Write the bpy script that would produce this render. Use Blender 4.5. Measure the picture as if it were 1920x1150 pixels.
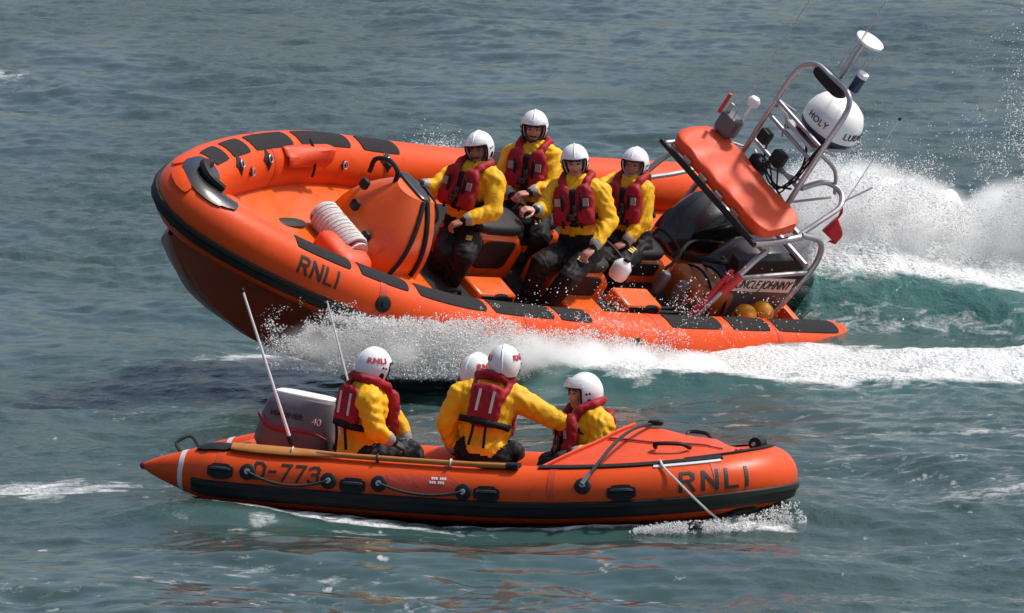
import bpy, bmesh, math, random
import numpy as np
from mathutils import Vector, Matrix

for o in list(bpy.data.objects):
    bpy.data.objects.remove(o, do_unlink=True)
scene = bpy.context.scene
C = scene.collection
rad = math.radians

# ------------------------------------------------------------------ camera
CAM_H, CAM_PITCH, FPX = 7.83, rad(6.0), 14820.0      # metres, radians, focal length in 1920-px units
cam_data = bpy.data.cameras.new("camera")
cam = bpy.data.objects.new("camera", cam_data)
C.objects.link(cam)
cam.location = (0, 0, CAM_H)
cam.rotation_euler = (rad(90) - CAM_PITCH, 0, 0)
cam_data.sensor_width = 36.0
cam_data.lens = 36.0 * FPX / 1920.0
cam_data.clip_start = 0.5
cam_data.clip_end = 20000
scene.camera = cam

# ------------------------------------------------------------------ sky and sun
SUN_EL, SUN_AZ = rad(57), rad(78)      # azimuth clockwise from +Y (away from the camera) towards +X
world = bpy.data.worlds.new("World")
scene.world = world
world.use_nodes = True
wn = world.node_tree.nodes
wl = world.node_tree.links
wn.clear()
w_out = wn.new("ShaderNodeOutputWorld")
w_bg = wn.new("ShaderNodeBackground")
w_sky = wn.new("ShaderNodeTexSky")
w_sky.sky_type = 'NISHITA'
w_sky.sun_disc = False
w_sky.sun_elevation = SUN_EL
w_sky.sun_rotation = SUN_AZ
w_sky.air_density = 1.0
w_sky.dust_density = 4.0
w_sky.ozone_density = 1.0
w_bg.inputs["Strength"].default_value = 0.105
wl.new(w_sky.outputs[0], w_bg.inputs["Color"])
wl.new(w_bg.outputs[0], w_out.inputs["Surface"])
sun_d = bpy.data.lights.new("sun", 'SUN')
sun_d.energy = 3.3
sun_d.angle = rad(4)
sun_d.color = (1.0, 0.96, 0.9)
sun = bpy.data.objects.new("sun", sun_d)
C.objects.link(sun)
SUN_DIR = Vector((math.sin(SUN_AZ) * math.cos(SUN_EL), math.cos(SUN_AZ) * math.cos(SUN_EL), math.sin(SUN_EL)))
sun.rotation_euler = SUN_DIR.to_track_quat('Z', 'Y').to_euler()
sun.location = SUN_DIR * 100
scene.view_settings.view_transform = 'Standard'
scene.view_settings.look = 'None'
scene.view_settings.exposure = 0.24
scene.view_settings.gamma = 1.0
scene.view_settings.use_curve_mapping = False
scene.render.engine = 'CYCLES'
scene.cycles.max_bounces = 20
scene.cycles.diffuse_bounces = 12
scene.cycles.volume_bounces = 10
scene.cycles.glossy_bounces = 4
scene.cycles.transmission_bounces = 12
scene.cycles.use_denoising = True

# ------------------------------------------------------------------ camera geometry helpers (for measuring the photograph)
_fwd = np.array([0, math.cos(CAM_PITCH), -math.sin(CAM_PITCH)])
_up = np.array([0, math.sin(CAM_PITCH), math.cos(CAM_PITCH)])
def ray(px, py):
    return _fwd + np.array([1., 0, 0]) * (px - 960) / FPX + _up * (575 - py) / FPX
def W(px, py, Y):
    r = ray(px, py)
    return np.array([0, 0, CAM_H]) + r * (Y / r[1])
def water_at(px, py, z=0.0):
    r = ray(px, py)
    return np.array([0, 0, CAM_H]) + r * ((z - CAM_H) / r[2])
def row_to_Y(py, z=0.0):
    return water_at(960, py, z)[1]
def sstep(a, b, x):
    t = np.clip((x - a) / (b - a), 0, 1)
    return t * t * (3 - 2 * t)
def pose(yaw, pitch, roll):
    cy, sy, cp, sp, cr, sr = math.cos(yaw), math.sin(yaw), math.cos(pitch), math.sin(pitch), math.cos(roll), math.sin(roll)
    return (np.array([[cy, -sy, 0], [sy, cy, 0], [0, 0, 1]]) @ np.array([[cp, 0, -sp], [0, 1, 0], [sp, 0, cp]])
            @ np.array([[1, 0, 0], [0, cr, sr], [0, -sr, cr]]))
FAR_M = pose(rad(227.29), rad(5.784), rad(36.215))
FAR_S = 1.015
FAR_T = np.array([2.26965, 71.36903, 0.66949])
FAR_T = np.array([0, 0, CAM_H]) + (FAR_T - np.array([0, 0, CAM_H])) * FAR_S
NEAR_M = pose(rad(-12), rad(-1.5), rad(3.0))
NEAR_T = W(880, 949, row_to_Y(985)) - NEAR_M @ np.array([0, -.93, -.08])

# ------------------------------------------------------------------ materials
def mat(name, col, rough=0.5, metal=0.0, spec=0.5, var=0.0, vscale=6.0, bump=0.0, bscale=40.0, coat=0.0, dirt=0.0, dirtcol=(.05, .05, .05), sss=0.0):
    m = bpy.data.materials.new(name)
    m.use_nodes = True
    nt = m.node_tree
    b = nt.nodes["Principled BSDF"]
    b.inputs["Base Color"].default_value = (*col, 1)
    b.inputs["Roughness"].default_value = rough
    b.inputs["Metallic"].default_value = metal
    b.inputs["Specular IOR Level"].default_value = spec
    b.inputs["Coat Weight"].default_value = coat
    if sss:
        b.inputs["Subsurface Weight"].default_value = sss
        b.inputs["Subsurface Radius"].default_value = (.02, .008, .005)
    tc = nt.nodes.new("ShaderNodeTexCoord")
    if var or dirt:
        n = nt.nodes.new("ShaderNodeTexNoise")
        n.inputs["Scale"].default_value = vscale
        n.inputs["Detail"].default_value = 6
        nt.links.new(tc.outputs["Object"], n.inputs["Vector"])
        mx = nt.nodes.new("ShaderNodeMix"); mx.data_type = 'RGBA'
        mx.inputs[6].default_value = (*[c * (1 - var) for c in col], 1)
        mx.inputs[7].default_value = (*[min(1, c * (1 + var)) for c in col], 1)
        nt.links.new(n.outputs["Fac"], mx.inputs[0])
        last = mx.outputs[2]
        rr = nt.nodes.new("ShaderNodeMapRange")
        rr.inputs["To Min"].default_value = max(0.02, rough - .12); rr.inputs["To Max"].default_value = min(1, rough + .15)
        nt.links.new(n.outputs["Fac"], rr.inputs["Value"])
        nt.links.new(rr.outputs[0], b.inputs["Roughness"])
        if dirt:
            n2 = nt.nodes.new("ShaderNodeTexNoise")
            n2.inputs["Scale"].default_value = vscale * 2.3; n2.inputs["Detail"].default_value = 8; n2.inputs["Roughness"].default_value = .7
            nt.links.new(tc.outputs["Object"], n2.inputs["Vector"])
            r2 = nt.nodes.new("ShaderNodeMapRange")
            r2.inputs["From Min"].default_value = .56; r2.inputs["From Max"].default_value = .75
            r2.inputs["To Max"].default_value = dirt
            nt.links.new(n2.outputs["Fac"], r2.inputs["Value"])
            m2 = nt.nodes.new("ShaderNodeMix"); m2.data_type = 'RGBA'
            nt.links.new(r2.outputs[0], m2.inputs[0]); nt.links.new(last, m2.inputs[6]); m2.inputs[7].default_value = (*dirtcol, 1)
            last = m2.outputs[2]
        nt.links.new(last, b.inputs["Base Color"])
    if bump:
        n = nt.nodes.new("ShaderNodeTexNoise")
        n.inputs["Scale"].default_value = bscale; n.inputs["Detail"].default_value = 4
        nt.links.new(tc.outputs["Object"], n.inputs["Vector"])
        bp = nt.nodes.new("ShaderNodeBump")
        bp.inputs["Strength"].default_value = bump; bp.inputs["Distance"].default_value = .02
        nt.links.new(n.outputs["Fac"], bp.inputs["Height"])
        nt.links.new(bp.outputs[0], b.inputs["Normal"])
    return m
M = {}
M['orange'] = mat('orange_hypalon', (.70, .070, .006), .40, spec=.3, var=.14, vscale=3, bump=.10, bscale=9, dirt=.6, dirtcol=(.40, .035, .01))
M['seam'] = mat('orange_seam_tape', (.55, .045, .006), .45, var=.2, vscale=20)
M['beard_dark'] = mat('dark_beard', (.06, .04, .03), .8, var=.4, vscale=60)
M['orange_gel'] = mat('orange_gelcoat', (.66, .10, .006), .3, var=.10, vscale=4, dirt=.6, dirtcol=(.2, .03, .008), coat=.2)
M['orange_cloth'] = mat('orange_cloth', (.66, .060, .009), .55, var=.08, vscale=5, bump=.45, bscale=7)
M['hull'] = mat('dark_red_hull', (.25, .045, .02), .35, var=.2, vscale=3, dirt=.5, dirtcol=(.05, .02, .015))
M['black'] = mat('black_rubber', (.014, .014, .015), .55, spec=.25, var=.3, vscale=9)
M['pad'] = mat('dark_grey_nonslip_and_deck_shade', (.026, .025, .027), .8, spec=.15, var=.3, vscale=14, bump=.5, bscale=220)
M['black_gloss'] = mat('black_gloss', (.012, .013, .016), .22, coat=.3, var=.3, vscale=5)
M['steel'] = mat('grey_alloy_tube', (.42, .41, .43), .38, metal=.75, var=.2, vscale=8)
M['white'] = mat('white_gelcoat', (.82, .82, .83), .28, var=.05, vscale=7)
M['helmet'] = mat('white_helmet', (.80, .81, .83), .25, var=.05, vscale=9, dirt=.12, dirtcol=(.4, .4, .4), coat=.3)
M['grey_cowl'] = mat('grey_cowl', (.105, .102, .115), .35, var=.12, vscale=6)
M['navy'] = mat('navy_stripe', (.02, .025, .08), .4)
M['red_mark'] = mat('red_mark', (.55, .02, .03), .5)
M['maroon'] = mat('maroon_stripe', (.22, .01, .035), .4)
M['yellow'] = mat('yellow_dry_suit', (.80, .42, .010), .55, spec=.25, var=.10, vscale=7, bump=.75, bscale=10, dirt=.35, dirtcol=(.5, .2, .01))
M['trouser'] = mat('black_trousers', (.008, .008, .010), .6, spec=.2, var=.4, vscale=10, bump=.6, bscale=16)
M['jacket'] = mat('red_life_jacket', (.30, .010, .018), .6, spec=.25, var=.2, vscale=9, bump=.6, bscale=18)
M['strap'] = mat('black_webbing', (.010, .010, .013), .7, spec=.2)
M['tape'] = mat('silver_tape', (.62, .62, .64), .35)
M['cuff'] = mat('grey_cuff', (.28, .27, .25), .5)
M['skin'] = mat('skin', (.50, .23, .165), .5, var=.12, vscale=20, sss=.15)
M['skin_tan'] = mat('tanned_skin', (.36, .15, .10), .5, var=.15, vscale=20, sss=.1)
M['skin_pale'] = mat('pale_skin', (.56, .28, .21), .5, var=.12, vscale=20, sss=.15)
M['glove'] = mat('black_glove', (.014, .015, .017), .65, var=.1, vscale=20)
M['eye'] = mat('dark_eye', (.03, .02, .018), .3)
M['lip'] = mat('lip', (.38, .13, .11), .5)
M['beard'] = mat('grey_beard', (.30, .27, .25), .8, var=.4, vscale=60)
M['wood'] = mat('varnished_wood', (.42, .16, .03), .35, var=.25, vscale=12)
M['rope_w'] = mat('white_rope', (.66, .64, .62), .7, var=.2, vscale=50, bump=.6, bscale=120)
M['rope_b'] = mat('black_rope', (.02, .02, .022), .7, bump=.6, bscale=120)
M['yellow_bag'] = mat('yellow_bag', (.75, .33, .01), .5, var=.2, vscale=9, bump=.4, bscale=15)
M['brown'] = mat('brown_orange_tank', (.34, .085, .012), .4, var=.25, vscale=5, dirt=.4)
M['flag'] = mat('red_flag', (.60, .02, .03), .6, var=.1)
M['print_blk'] = mat('black_print', (.015, .012, .012), .55)
M['cream'] = mat('amber_print', (.62, .42, .10), .6)
vm = bpy.data.materials.new('clear_visor'); vm.use_nodes = True
vb = vm.node_tree.nodes["Principled BSDF"]
vb.inputs["Base Color"].default_value = (.75, .76, .78, 1); vb.inputs["Roughness"].default_value = .08; vb.inputs["Alpha"].default_value = .38
M['visor'] = vm

# ------------------------------------------------------------------ scene-graph helpers
def tag(o, label, cat, group=None):
    o['label'] = label; o['category'] = cat
    if group: o['group'] = group
    return o
def empty(name, loc=(0, 0, 0), mtx=None):
    o = bpy.data.objects.new(name, None)
    C.objects.link(o)
    if mtx is not None: o.matrix_world = mtx
    else: o.location = loc
    o.empty_display_size = .2
    return o
def np_mtx(R3, T, s=1.0):
    m = Matrix.Identity(4)
    for i in range(3):
        for j in range(3): m[i][j] = float(R3[i][j] * s)
        m[i][3] = float(T[i])
    return m
def obj(name, me, m, parent=None, smooth=True):
    o = bpy.data.objects.new(name, me)
    C.objects.link(o)
    if m is not None:
        for mm in (m if isinstance(m, (list, tuple)) else [m]): me.materials.append(mm)
    if smooth: me.shade_smooth()
    if parent is not None: o.parent = parent
    return o
def fast_mesh(name, V, F):
    """V (n,3) array, F (m,k) array, k = 3 or 4"""
    V = np.asarray(V, dtype=np.float32); F = np.asarray(F, dtype=np.int32)
    me = bpy.data.meshes.new(name)
    k = F.shape[1]
    me.vertices.add(len(V)); me.vertices.foreach_set("co", V.ravel())
    me.loops.add(F.size); me.loops.foreach_set("vertex_index", F.ravel())
    me.polygons.add(len(F))
    me.polygons.foreach_set("loop_start", np.arange(0, F.size, k, dtype=np.int32))
    me.update(calc_edges=True); me.validate()
    return me

class MB:
    """collects shapes into one mesh"""
    def __init__(s): s.v = []; s.f = []; s.mi = []
    def add(s, V, F, mi=0):
        n = len(s.v); s.v += [tuple(map(float, p)) for p in V]
        for f in F: s.f.append(tuple(n + i for i in f)); s.mi.append(mi)
        return s
    def grid(s, P, closed_u=False, closed_v=False, mi=0, flip=False):
        P = np.asarray(P); nu, nv = P.shape[:2]; F = []
        for i in range(nu if closed_u else nu - 1):
            for j in range(nv if closed_v else nv - 1):
                a, b = i * nv + j, ((i + 1) % nu) * nv + j
                c, d = ((i + 1) % nu) * nv + (j + 1) % nv, i * nv + (j + 1) % nv
                F.append((d, c, b, a) if flip else (a, b, c, d))
        return s.add(P.reshape(-1, 3), F, mi)
    def tube(s, path, r, n=10, closed=False, caps=True, mi=0, up=(0, 0, 1)):
        path = np.asarray(path, float); m = len(path)
        r = np.full(m, r) if np.isscalar(r) else np.asarray(r, float)
        t = np.gradient(path, axis=0) if not closed else np.roll(path, -1, 0) - np.roll(path, 1, 0)
        t /= np.linalg.norm(t, axis=1)[:, None] + 1e-12
        u = np.asarray(up, float); u = u - t[0] * (u @ t[0])
        if np.linalg.norm(u) < 1e-3: u = np.array([1., 0, 0]); u = u - t[0] * (u @ t[0])
        u /= np.linalg.norm(u); rings = []
        for i in range(m):
            u = u - t[i] * (u @ t[i]); u /= np.linalg.norm(u)
            w = np.cross(t[i], u)
            a = np.arange(n) * 2 * math.pi / n
            rings.append(path[i] + r[i] * (np.cos(a)[:, None] * u + np.sin(a)[:, None] * w))
        s.grid(np.array(rings), closed_u=closed, closed_v=True, mi=mi)
        if caps and not closed:
            b = len(s.v) - m * n
            s.f.append(tuple(b + i for i in range(n))[::-1]); s.mi.append(mi)
            s.f.append(tuple(b + (m - 1) * n + i for i in range(n))); s.mi.append(mi)
        return s
    def box(s, c, h, R3=None, mi=0):
        c = np.asarray(c, float); h = np.asarray(h, float); R3 = np.eye(3) if R3 is None else R3
        V = [c + R3 @ (h * np.array(k)) for k in ((-1, -1, -1), (1, -1, -1), (1, 1, -1), (-1, 1, -1), (-1, -1, 1), (1, -1, 1), (1, 1, 1), (-1, 1, 1))]
        return s.add(V, [(3, 2, 1, 0), (4, 5, 6, 7), (0, 1, 5, 4), (1, 2, 6, 5), (2, 3, 7, 6), (3, 0, 4, 7)], mi)
    def prism(s, poly, a0, a1, axes=(0, 2, 1), mi=0):
        """polygon in axes[0],axes[1], extruded along axes[2] from a0 to a1"""
        V = []
        for a in (a0, a1):
            for p in poly:
                q = [0, 0, 0]; q[axes[0]] = p[0]; q[axes[1]] = p[1]; q[axes[2]] = a; V.append(q)
        n = len(poly)
        F = [tuple(range(n)), tuple(range(2 * n - 1, n - 1, -1))] + [((i + 1) % n, i, n + i, n + (i + 1) % n) for i in range(n)]
        return s.add(V, F, mi)
    def sup(s, c, h, R3=None, e=0.45, n=14, m=20, mi=0):
        """superellipsoid: a rounded box (e small) or an ellipsoid (e = 1)"""
        c = np.asarray(c, float); R3 = np.eye(3) if R3 is None else np.asarray(R3)
        th = np.linspace(-math.pi / 2, math.pi / 2, n); ph = np.arange(m) * 2 * math.pi / m
        sg = lambda v: np.sign(v) * np.abs(v) ** e
        P = np.stack([sg(np.cos(th))[:, None] * sg(np.cos(ph))[None] * h[0], sg(np.cos(th))[:, None] * sg(np.sin(ph))[None] * h[1],
                      np.repeat(sg(np.sin(th))[:, None], m, 1) * h[2]], -1)
        return s.grid(P @ R3.T + c, closed_v=True, mi=mi, flip=True)
    def lathe(s, prof, c=(0, 0, 0), R3=None, n=24, mi=0):
        """profile of (radius, height) turned about local z"""
        R3 = np.eye(3) if R3 is None else np.asarray(R3)
        a = np.arange(n) * 2 * math.pi / n
        P = np.array([[(r * math.cos(k), r * math.sin(k), h) for k in a] for r, h in prof])
        return s.grid(P @ R3.T + np.asarray(c, float), closed_v=True, mi=mi, flip=True)
    def mesh(s, name="m"):
        me = bpy.data.meshes.new(name)
        me.from_pydata(s.v, [], s.f)
        me.polygons.foreach_set("material_index", np.array(s.mi, dtype=np.int32))
        bm = bmesh.new(); bm.from_mesh(me)
        bmesh.ops.remove_doubles(bm, verts=bm.verts, dist=1e-5)
        bmesh.ops.recalc_face_normals(bm, faces=bm.faces)
        bm.to_mesh(me); bm.free()
        return me
    def build(s, name, m, parent=None, smooth=True, bevel=0.0):
        o = obj(name, s.mesh(name), m, parent, smooth)
        if bevel:
            b = o.modifiers.new("bevel", 'BEVEL'); b.width = bevel; b.segments = 2; b.limit_method = 'ANGLE'; b.angle_limit = rad(35)
        if smooth:
            try:
                o.data.set_sharp_from_angle(angle=rad(42))
            except Exception: pass
        return o
def spline(pts, n=40):
    """Catmull-Rom through pts"""
    P = np.asarray(pts, float); P = np.vstack([2 * P[0] - P[1], P, 2 * P[-1] - P[-2]])
    out = []; segs = len(P) - 3; k = max(2, n // segs)
    for i in range(segs):
        p0, p1, p2, p3 = P[i:i + 4]
        for t in np.linspace(0, 1, k, endpoint=False):
            out.append(.5 * (2 * p1 + (p2 - p0) * t + (2 * p0 - 5 * p1 + 4 * p2 - p3) * t * t + (3 * p1 - p0 - 3 * p2 + p3) * t ** 3))
    out.append(P[-2]); return np.array(out)
def unit(v):
    v = np.asarray(v, float); return v / (np.linalg.norm(v) + 1e-12)
def frame_z(axis, ref=(1, 0, 0)):
    z = unit(axis); x = np.asarray(ref, float); x = x - z * (x @ z)
    if np.linalg.norm(x) < 1e-4: x = np.array([0, 1., 0]); x = x - z * (x @ z)
    x = unit(x); return np.stack([x, np.cross(z, x), z], 1)
def mesh_via_modifiers(me, mods):
    o = bpy.data.objects.new("tmp", me); C.objects.link(o)
    for typ, kw in mods:
        m = o.modifiers.new(typ, typ)
        for k, v in kw.items(): setattr(m, k, v)
    dg = bpy.context.evaluated_depsgraph_get()
    out = bpy.data.meshes.new_from_object(o.evaluated_get(dg))
    bpy.data.objects.remove(o, do_unlink=True)
    return out
def text_mesh(txt, size, extrude=.003, shear=0.0, spacing=1.0, offset=0.0):
    cu = bpy.data.curves.new("lettering", 'FONT')
    cu.body = txt; cu.size = size; cu.extrude = extrude; cu.align_x = 'CENTER'; cu.align_y = 'CENTER'; cu.shear = shear; cu.space_character = spacing
    cu.offset = offset
    o = bpy.data.objects.new("tmp", cu); C.objects.link(o)
    dg = bpy.context.evaluated_depsgraph_get()
    me = bpy.data.meshes.new_from_object(o.evaluated_get(dg))
    bpy.data.objects.remove(o, do_unlink=True)
    return me

# ------------------------------------------------------------------ inflatable tube swept along a plan curve
class Sweep:
    def __init__(s, pts, r):
        s.p = np.asarray(pts, float); s.r = np.asarray(r, float)
        d = np.r_[0, np.cumsum(np.linalg.norm(np.diff(s.p, axis=0), axis=1))]; s.s = d; s.L = d[-1]
        t = np.gradient(s.p, axis=0); t /= np.linalg.norm(t, axis=1)[:, None]
        s.side = np.cross(t, [0, 0, 1]); s.side /= np.linalg.norm(s.side, axis=1)[:, None]
        s.up = np.cross(s.side, t)
    def at(s, q, phi, off=0.0):
        """q arc length, phi degrees from outboard (0) towards top (90); arrays broadcast"""
        q, phi, off = np.broadcast_arrays(np.asarray(q, float), np.radians(np.asarray(phi, float)), np.asarray(off, float))
        g = lambda A: np.stack([np.interp(q, s.s, A[:, k]) for k in range(3)], -1)
        sd, up = g(s.side), g(s.up); sd = sd / np.linalg.norm(sd, axis=-1)[..., None]; up = up / np.linalg.norm(up, axis=-1)[..., None]
        r = np.interp(q, s.s, s.r) + off
        return g(s.p) + r[..., None] * (np.cos(phi)[..., None] * sd + np.sin(phi)[..., None] * up)
    def q_of_x(s, x, starboard=True):
        k = int(np.argmax(s.p[:, 0])); 
        if starboard: return float(np.interp(x, s.p[:k + 1, 0], s.s[:k + 1]))
        return float(np.interp(-x, -s.p[k:, 0], s.s[k:]))
    def skin(s, mb, n=28):
        a = np.arange(n) * 360 / n
        Q, A = np.meshgrid(s.s, a, indexing='ij')
        mb.grid(s.at(Q, A), closed_v=True)
        return mb
    def patch(s, mb, q0, q1, a0, a1, th=.006, nq=None, na=6, rnd=0.0, slant=0.0, mi=0, base=-.004):
        nq = nq or max(3, int(abs(q1 - q0) / .06) + 2)
        U, V = np.meshgrid(np.linspace(-1, 1, nq), np.linspace(-1, 1, na), indexing='ij')
        if rnd:            # pull corners in
            k = rnd * (np.abs(U) ** 4) * (np.abs(V) ** 4); U2, V2 = U * (1 - k), V * (1 - k)
        else: U2, V2 = U, V
        Q = (q0 + q1) / 2 + U2 * (q1 - q0) / 2 + slant * V2
        A = (a0 + a1) / 2 + V2 * (a1 - a0) / 2
        s._slab(mb, Q, A, th, base, mi)
        return mb
    def _slab(s, mb, Q, A, th, base, mi=0):
        top = s.at(Q, A, th); bot = s.at(Q, A, base); nu, nv = Q.shape
        mb.grid(top, mi=mi)
        ring = [(i, 0) for i in range(nu)] + [(nu - 1, j) for j in range(1, nv)] + [(i, nv - 1) for i in range(nu - 2, -1, -1)] + [(0, j) for j in range(nv - 2, 0, -1)]
        T = np.array([top[i, j] for i, j in ring]); B = np.array([bot[i, j] for i, j in ring])
        mb.grid(np.stack([T, B], 0), closed_v=True, mi=mi)
    def disc(s, mb, q, a, rad_m, th=.012, n=20, mi=0, rings=3):
        r0 = float(np.interp(q, s.s, s.r)); P = []
        for k, f in enumerate([0.02, .5, .85, 1.0, 1.0]):
            off = th if k < 3 else (th * .6 if k == 3 else -.005)
            ang = np.arange(n) * 2 * math.pi / n
            P.append(s.at(q + rad_m * f * np.cos(ang), a + np.degrees(rad_m * f * np.sin(ang) / r0), off))
        mb.grid(np.array(P), closed_v=True, mi=mi); return mb
    def glyphs(s, mb, txt, q, a, size, wid=.16, gap=.3, lean=0.0, th=.004, direction=1):
        """stroke letters printed on the tube; q, a = centre (arc length, degrees)"""
        x = 0.0; strokes = []
        for ch in txt:
            w, st = GLYPH[ch]
            for pl in st: strokes.append([(x + px * 1.0, py) for px, py in pl])
            x += w + gap
        tot = x - gap; r0 = float(np.interp(q, s.s, s.r)); hw = wid / 2
        for pl in strokes:
            for (x0, y0), (x1, y1) in zip(pl[:-1], pl[1:]):
                L = math.hypot(x1 - x0, y1 - y0); dx, dy = (x1 - x0) / L, (y1 - y0) / L
                n = max(2, int(L * size / .025) + 2)
                tt = np.linspace(-hw * .9, L + hw * .9, n)
                U = np.stack([x0 + dx * tt - dy * k for k in (-hw, 0, hw)], 1); Vv = np.stack([y0 + dy * tt + dx * k for k in (-hw, 0, hw)], 1)
                uu = (U - tot / 2 + lean * (Vv - .5)) * size; vv = (Vv - .5) * size
                s._slab(mb, q + direction * uu, a + np.degrees(vv / r0), th + random.random() * .0006, -.002)
        return mb
GLYPH = {
 'R': (.62, [[(0, 0), (0, 1)], [(0, 1), (.42, 1), (.58, .88), (.58, .66), (.42, .53), (0, .53)], [(.3, .53), (.62, 0)]]),
 'N': (.66, [[(0, 0), (0, 1)], [(0, 1), (.66, 0)], [(.66, 0), (.66, 1)]]),
 'L': (.5, [[(0, 1), (0, 0)], [(0, 0), (.5, 0)]]),
 'I': (.05, [[(.02, 0), (.02, 1)]]),
 'D': (.6, [[(0, 0), (0, 1)], [(0, 1), (.35, 1), (.6, .78), (.6, .22), (.35, 0), (0, 0)]]),
 '-': (.35, [[(0, .5), (.35, .5)]]),
 '7': (.55, [[(0, 1), (.55, 1)], [(.55, 1), (.2, 0)]]),
 '3': (.55, [[(0, .9), (.15, 1), (.42, 1), (.55, .85), (.55, .65), (.4, .53), (.2, .53)], [(.4, .53), (.55, .4), (.55, .17), (.4, 0), (.13, 0), (0, .12)]]),
}
def plan_tube(hb, L, xs, ex, r, sheer, x0=0.0, cone=.35, tip=.3, n_st=46, n_bow=34, cone_r=.35):
    """U-shaped centreline: starboard stern -> bow -> port stern, with tapered stern cones"""
    a = np.linspace(0, math.pi / 2, n_bow)
    xx = np.r_[np.linspace(x0, xs, n_st, endpoint=False), xs + (L - xs) * np.sin(a) ** (2 / ex)]
    yy = np.r_[np.full(n_st, hb), hb * np.cos(a) ** (2 / ex)]
    P = np.c_[xx, -yy]; P = np.vstack([P, P[-2::-1] * [1, -1]])
    # resample evenly and smooth the bow
    d = np.r_[0, np.cumsum(np.linalg.norm(np.diff(P, axis=0), axis=1))]; N = 170
    q = np.linspace(0, d[-1], N); P = np.c_[np.interp(q, d, P[:, 0]), np.interp(q, d, P[:, 1])]
    for _ in range(tip_smooth):
        P[1:-1] = .25 * P[:-2] + .5 * P[1:-1] + .25 * P[2:]
    P3 = np.c_[P, sheer(P[:, 0])]
    d = np.r_[0, np.cumsum(np.linalg.norm(np.diff(P3, axis=0), axis=1))]
    e = np.minimum(d, d[-1] - d)
    rr = r * (cone_r + (1 - cone_r) * np.clip(e / cone, 0, 1) ** .8)
    return Sweep(P3, rr)
tip_smooth = 30
# ------------------------------------------------------------------ the sea
rng = np.random.default_rng(11)
def vnoise(x, y, seed=0):
    """smooth 2-D value noise in [0,1]"""
    xi, yi = np.floor(x).astype(np.int64), np.floor(y).astype(np.int64); fx, fy = x - xi, y - yi
    fx = fx * fx * (3 - 2 * fx); fy = fy * fy * (3 - 2 * fy)
    def h(i, j):
        n = (i * 374761393 + j * 668265263 + seed * 974711) & 0x7fffffff
        n = ((n ^ (n >> 13)) * 1274126177) & 0x7fffffff
        return ((n ^ (n >> 16)) & 0xffff) / 65535.0
    return (h(xi, yi) * (1 - fx) + h(xi + 1, yi) * fx) * (1 - fy) + (h(xi, yi + 1) * (1 - fx) + h(xi + 1, yi + 1) * fx) * fy
def fbm(x, y, o=4, seed=0):
    s = 0; a = .5; t = 0
    for k in range(o):
        s = s + a * vnoise(x * 2 ** k, y * 2 ** k, seed + k); t += a; a *= .5
    return s / t
def to_local(X, Y, Mx, T, s=1.0):
    """ground-plane position in a boat's own axes (x forward, y port), ignoring heel"""
    f = unit([Mx[0, 0], Mx[1, 0], 0])[:2]; dx, dy = X - T[0], Y - T[1]
    return (dx * f[0] + dy * f[1]) / s, (-dx * f[1] + dy * f[0]) / s
def px_of(X, Y):
    return 960 + X * FPX / (Y * math.cos(CAM_PITCH) + CAM_H * math.sin(CAM_PITCH))
WAVES = []
for k in range(110):
    lam = math.exp(rng.uniform(math.log(.13), math.log(4.5)))
    ang = rad(-105) + rng.normal(0, .6)          # blowing towards the camera and a little left
    st = .021 * (.62 if lam > 2.2 else .45 if lam > .9 else .75 if lam > .4 else 1.25)
    WAVES.append((2 * math.pi / lam, math.cos(ang), math.sin(ang), lam * st / (2 * math.pi) * 1.3, rng.uniform(0, 2 * math.pi)))
def sea_height(X, Y, fade=1.0):
    wx = X + .25 * (fbm(X * .7, Y * .5, 2, 5) - .5); wy = Y + .3 * (fbm(X * .6, Y * .6, 2, 9) - .5)
    h = np.zeros_like(X)
    gust = .45 + 1.1 * fbm(X * .22 + 3, Y * .10, 3, 21)
    near = np.exp(-((X + .3) / 4.2) ** 2 - ((Y - 62.5) / 6.5) ** 2)         # calmer, slicker water between and around the boats
    for k, cx, cy, a, p in WAVES:
        ph = k * (wx * cx + wy * cy) + p
        s_ = np.sin(ph)
        calm = 1 - .35 * near if k > 9 else 1 + .5 * near
        h = h + a * (s_ + .28 * np.cos(2 * ph)) * calm
    h = h * gust
    return h * fade
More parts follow.
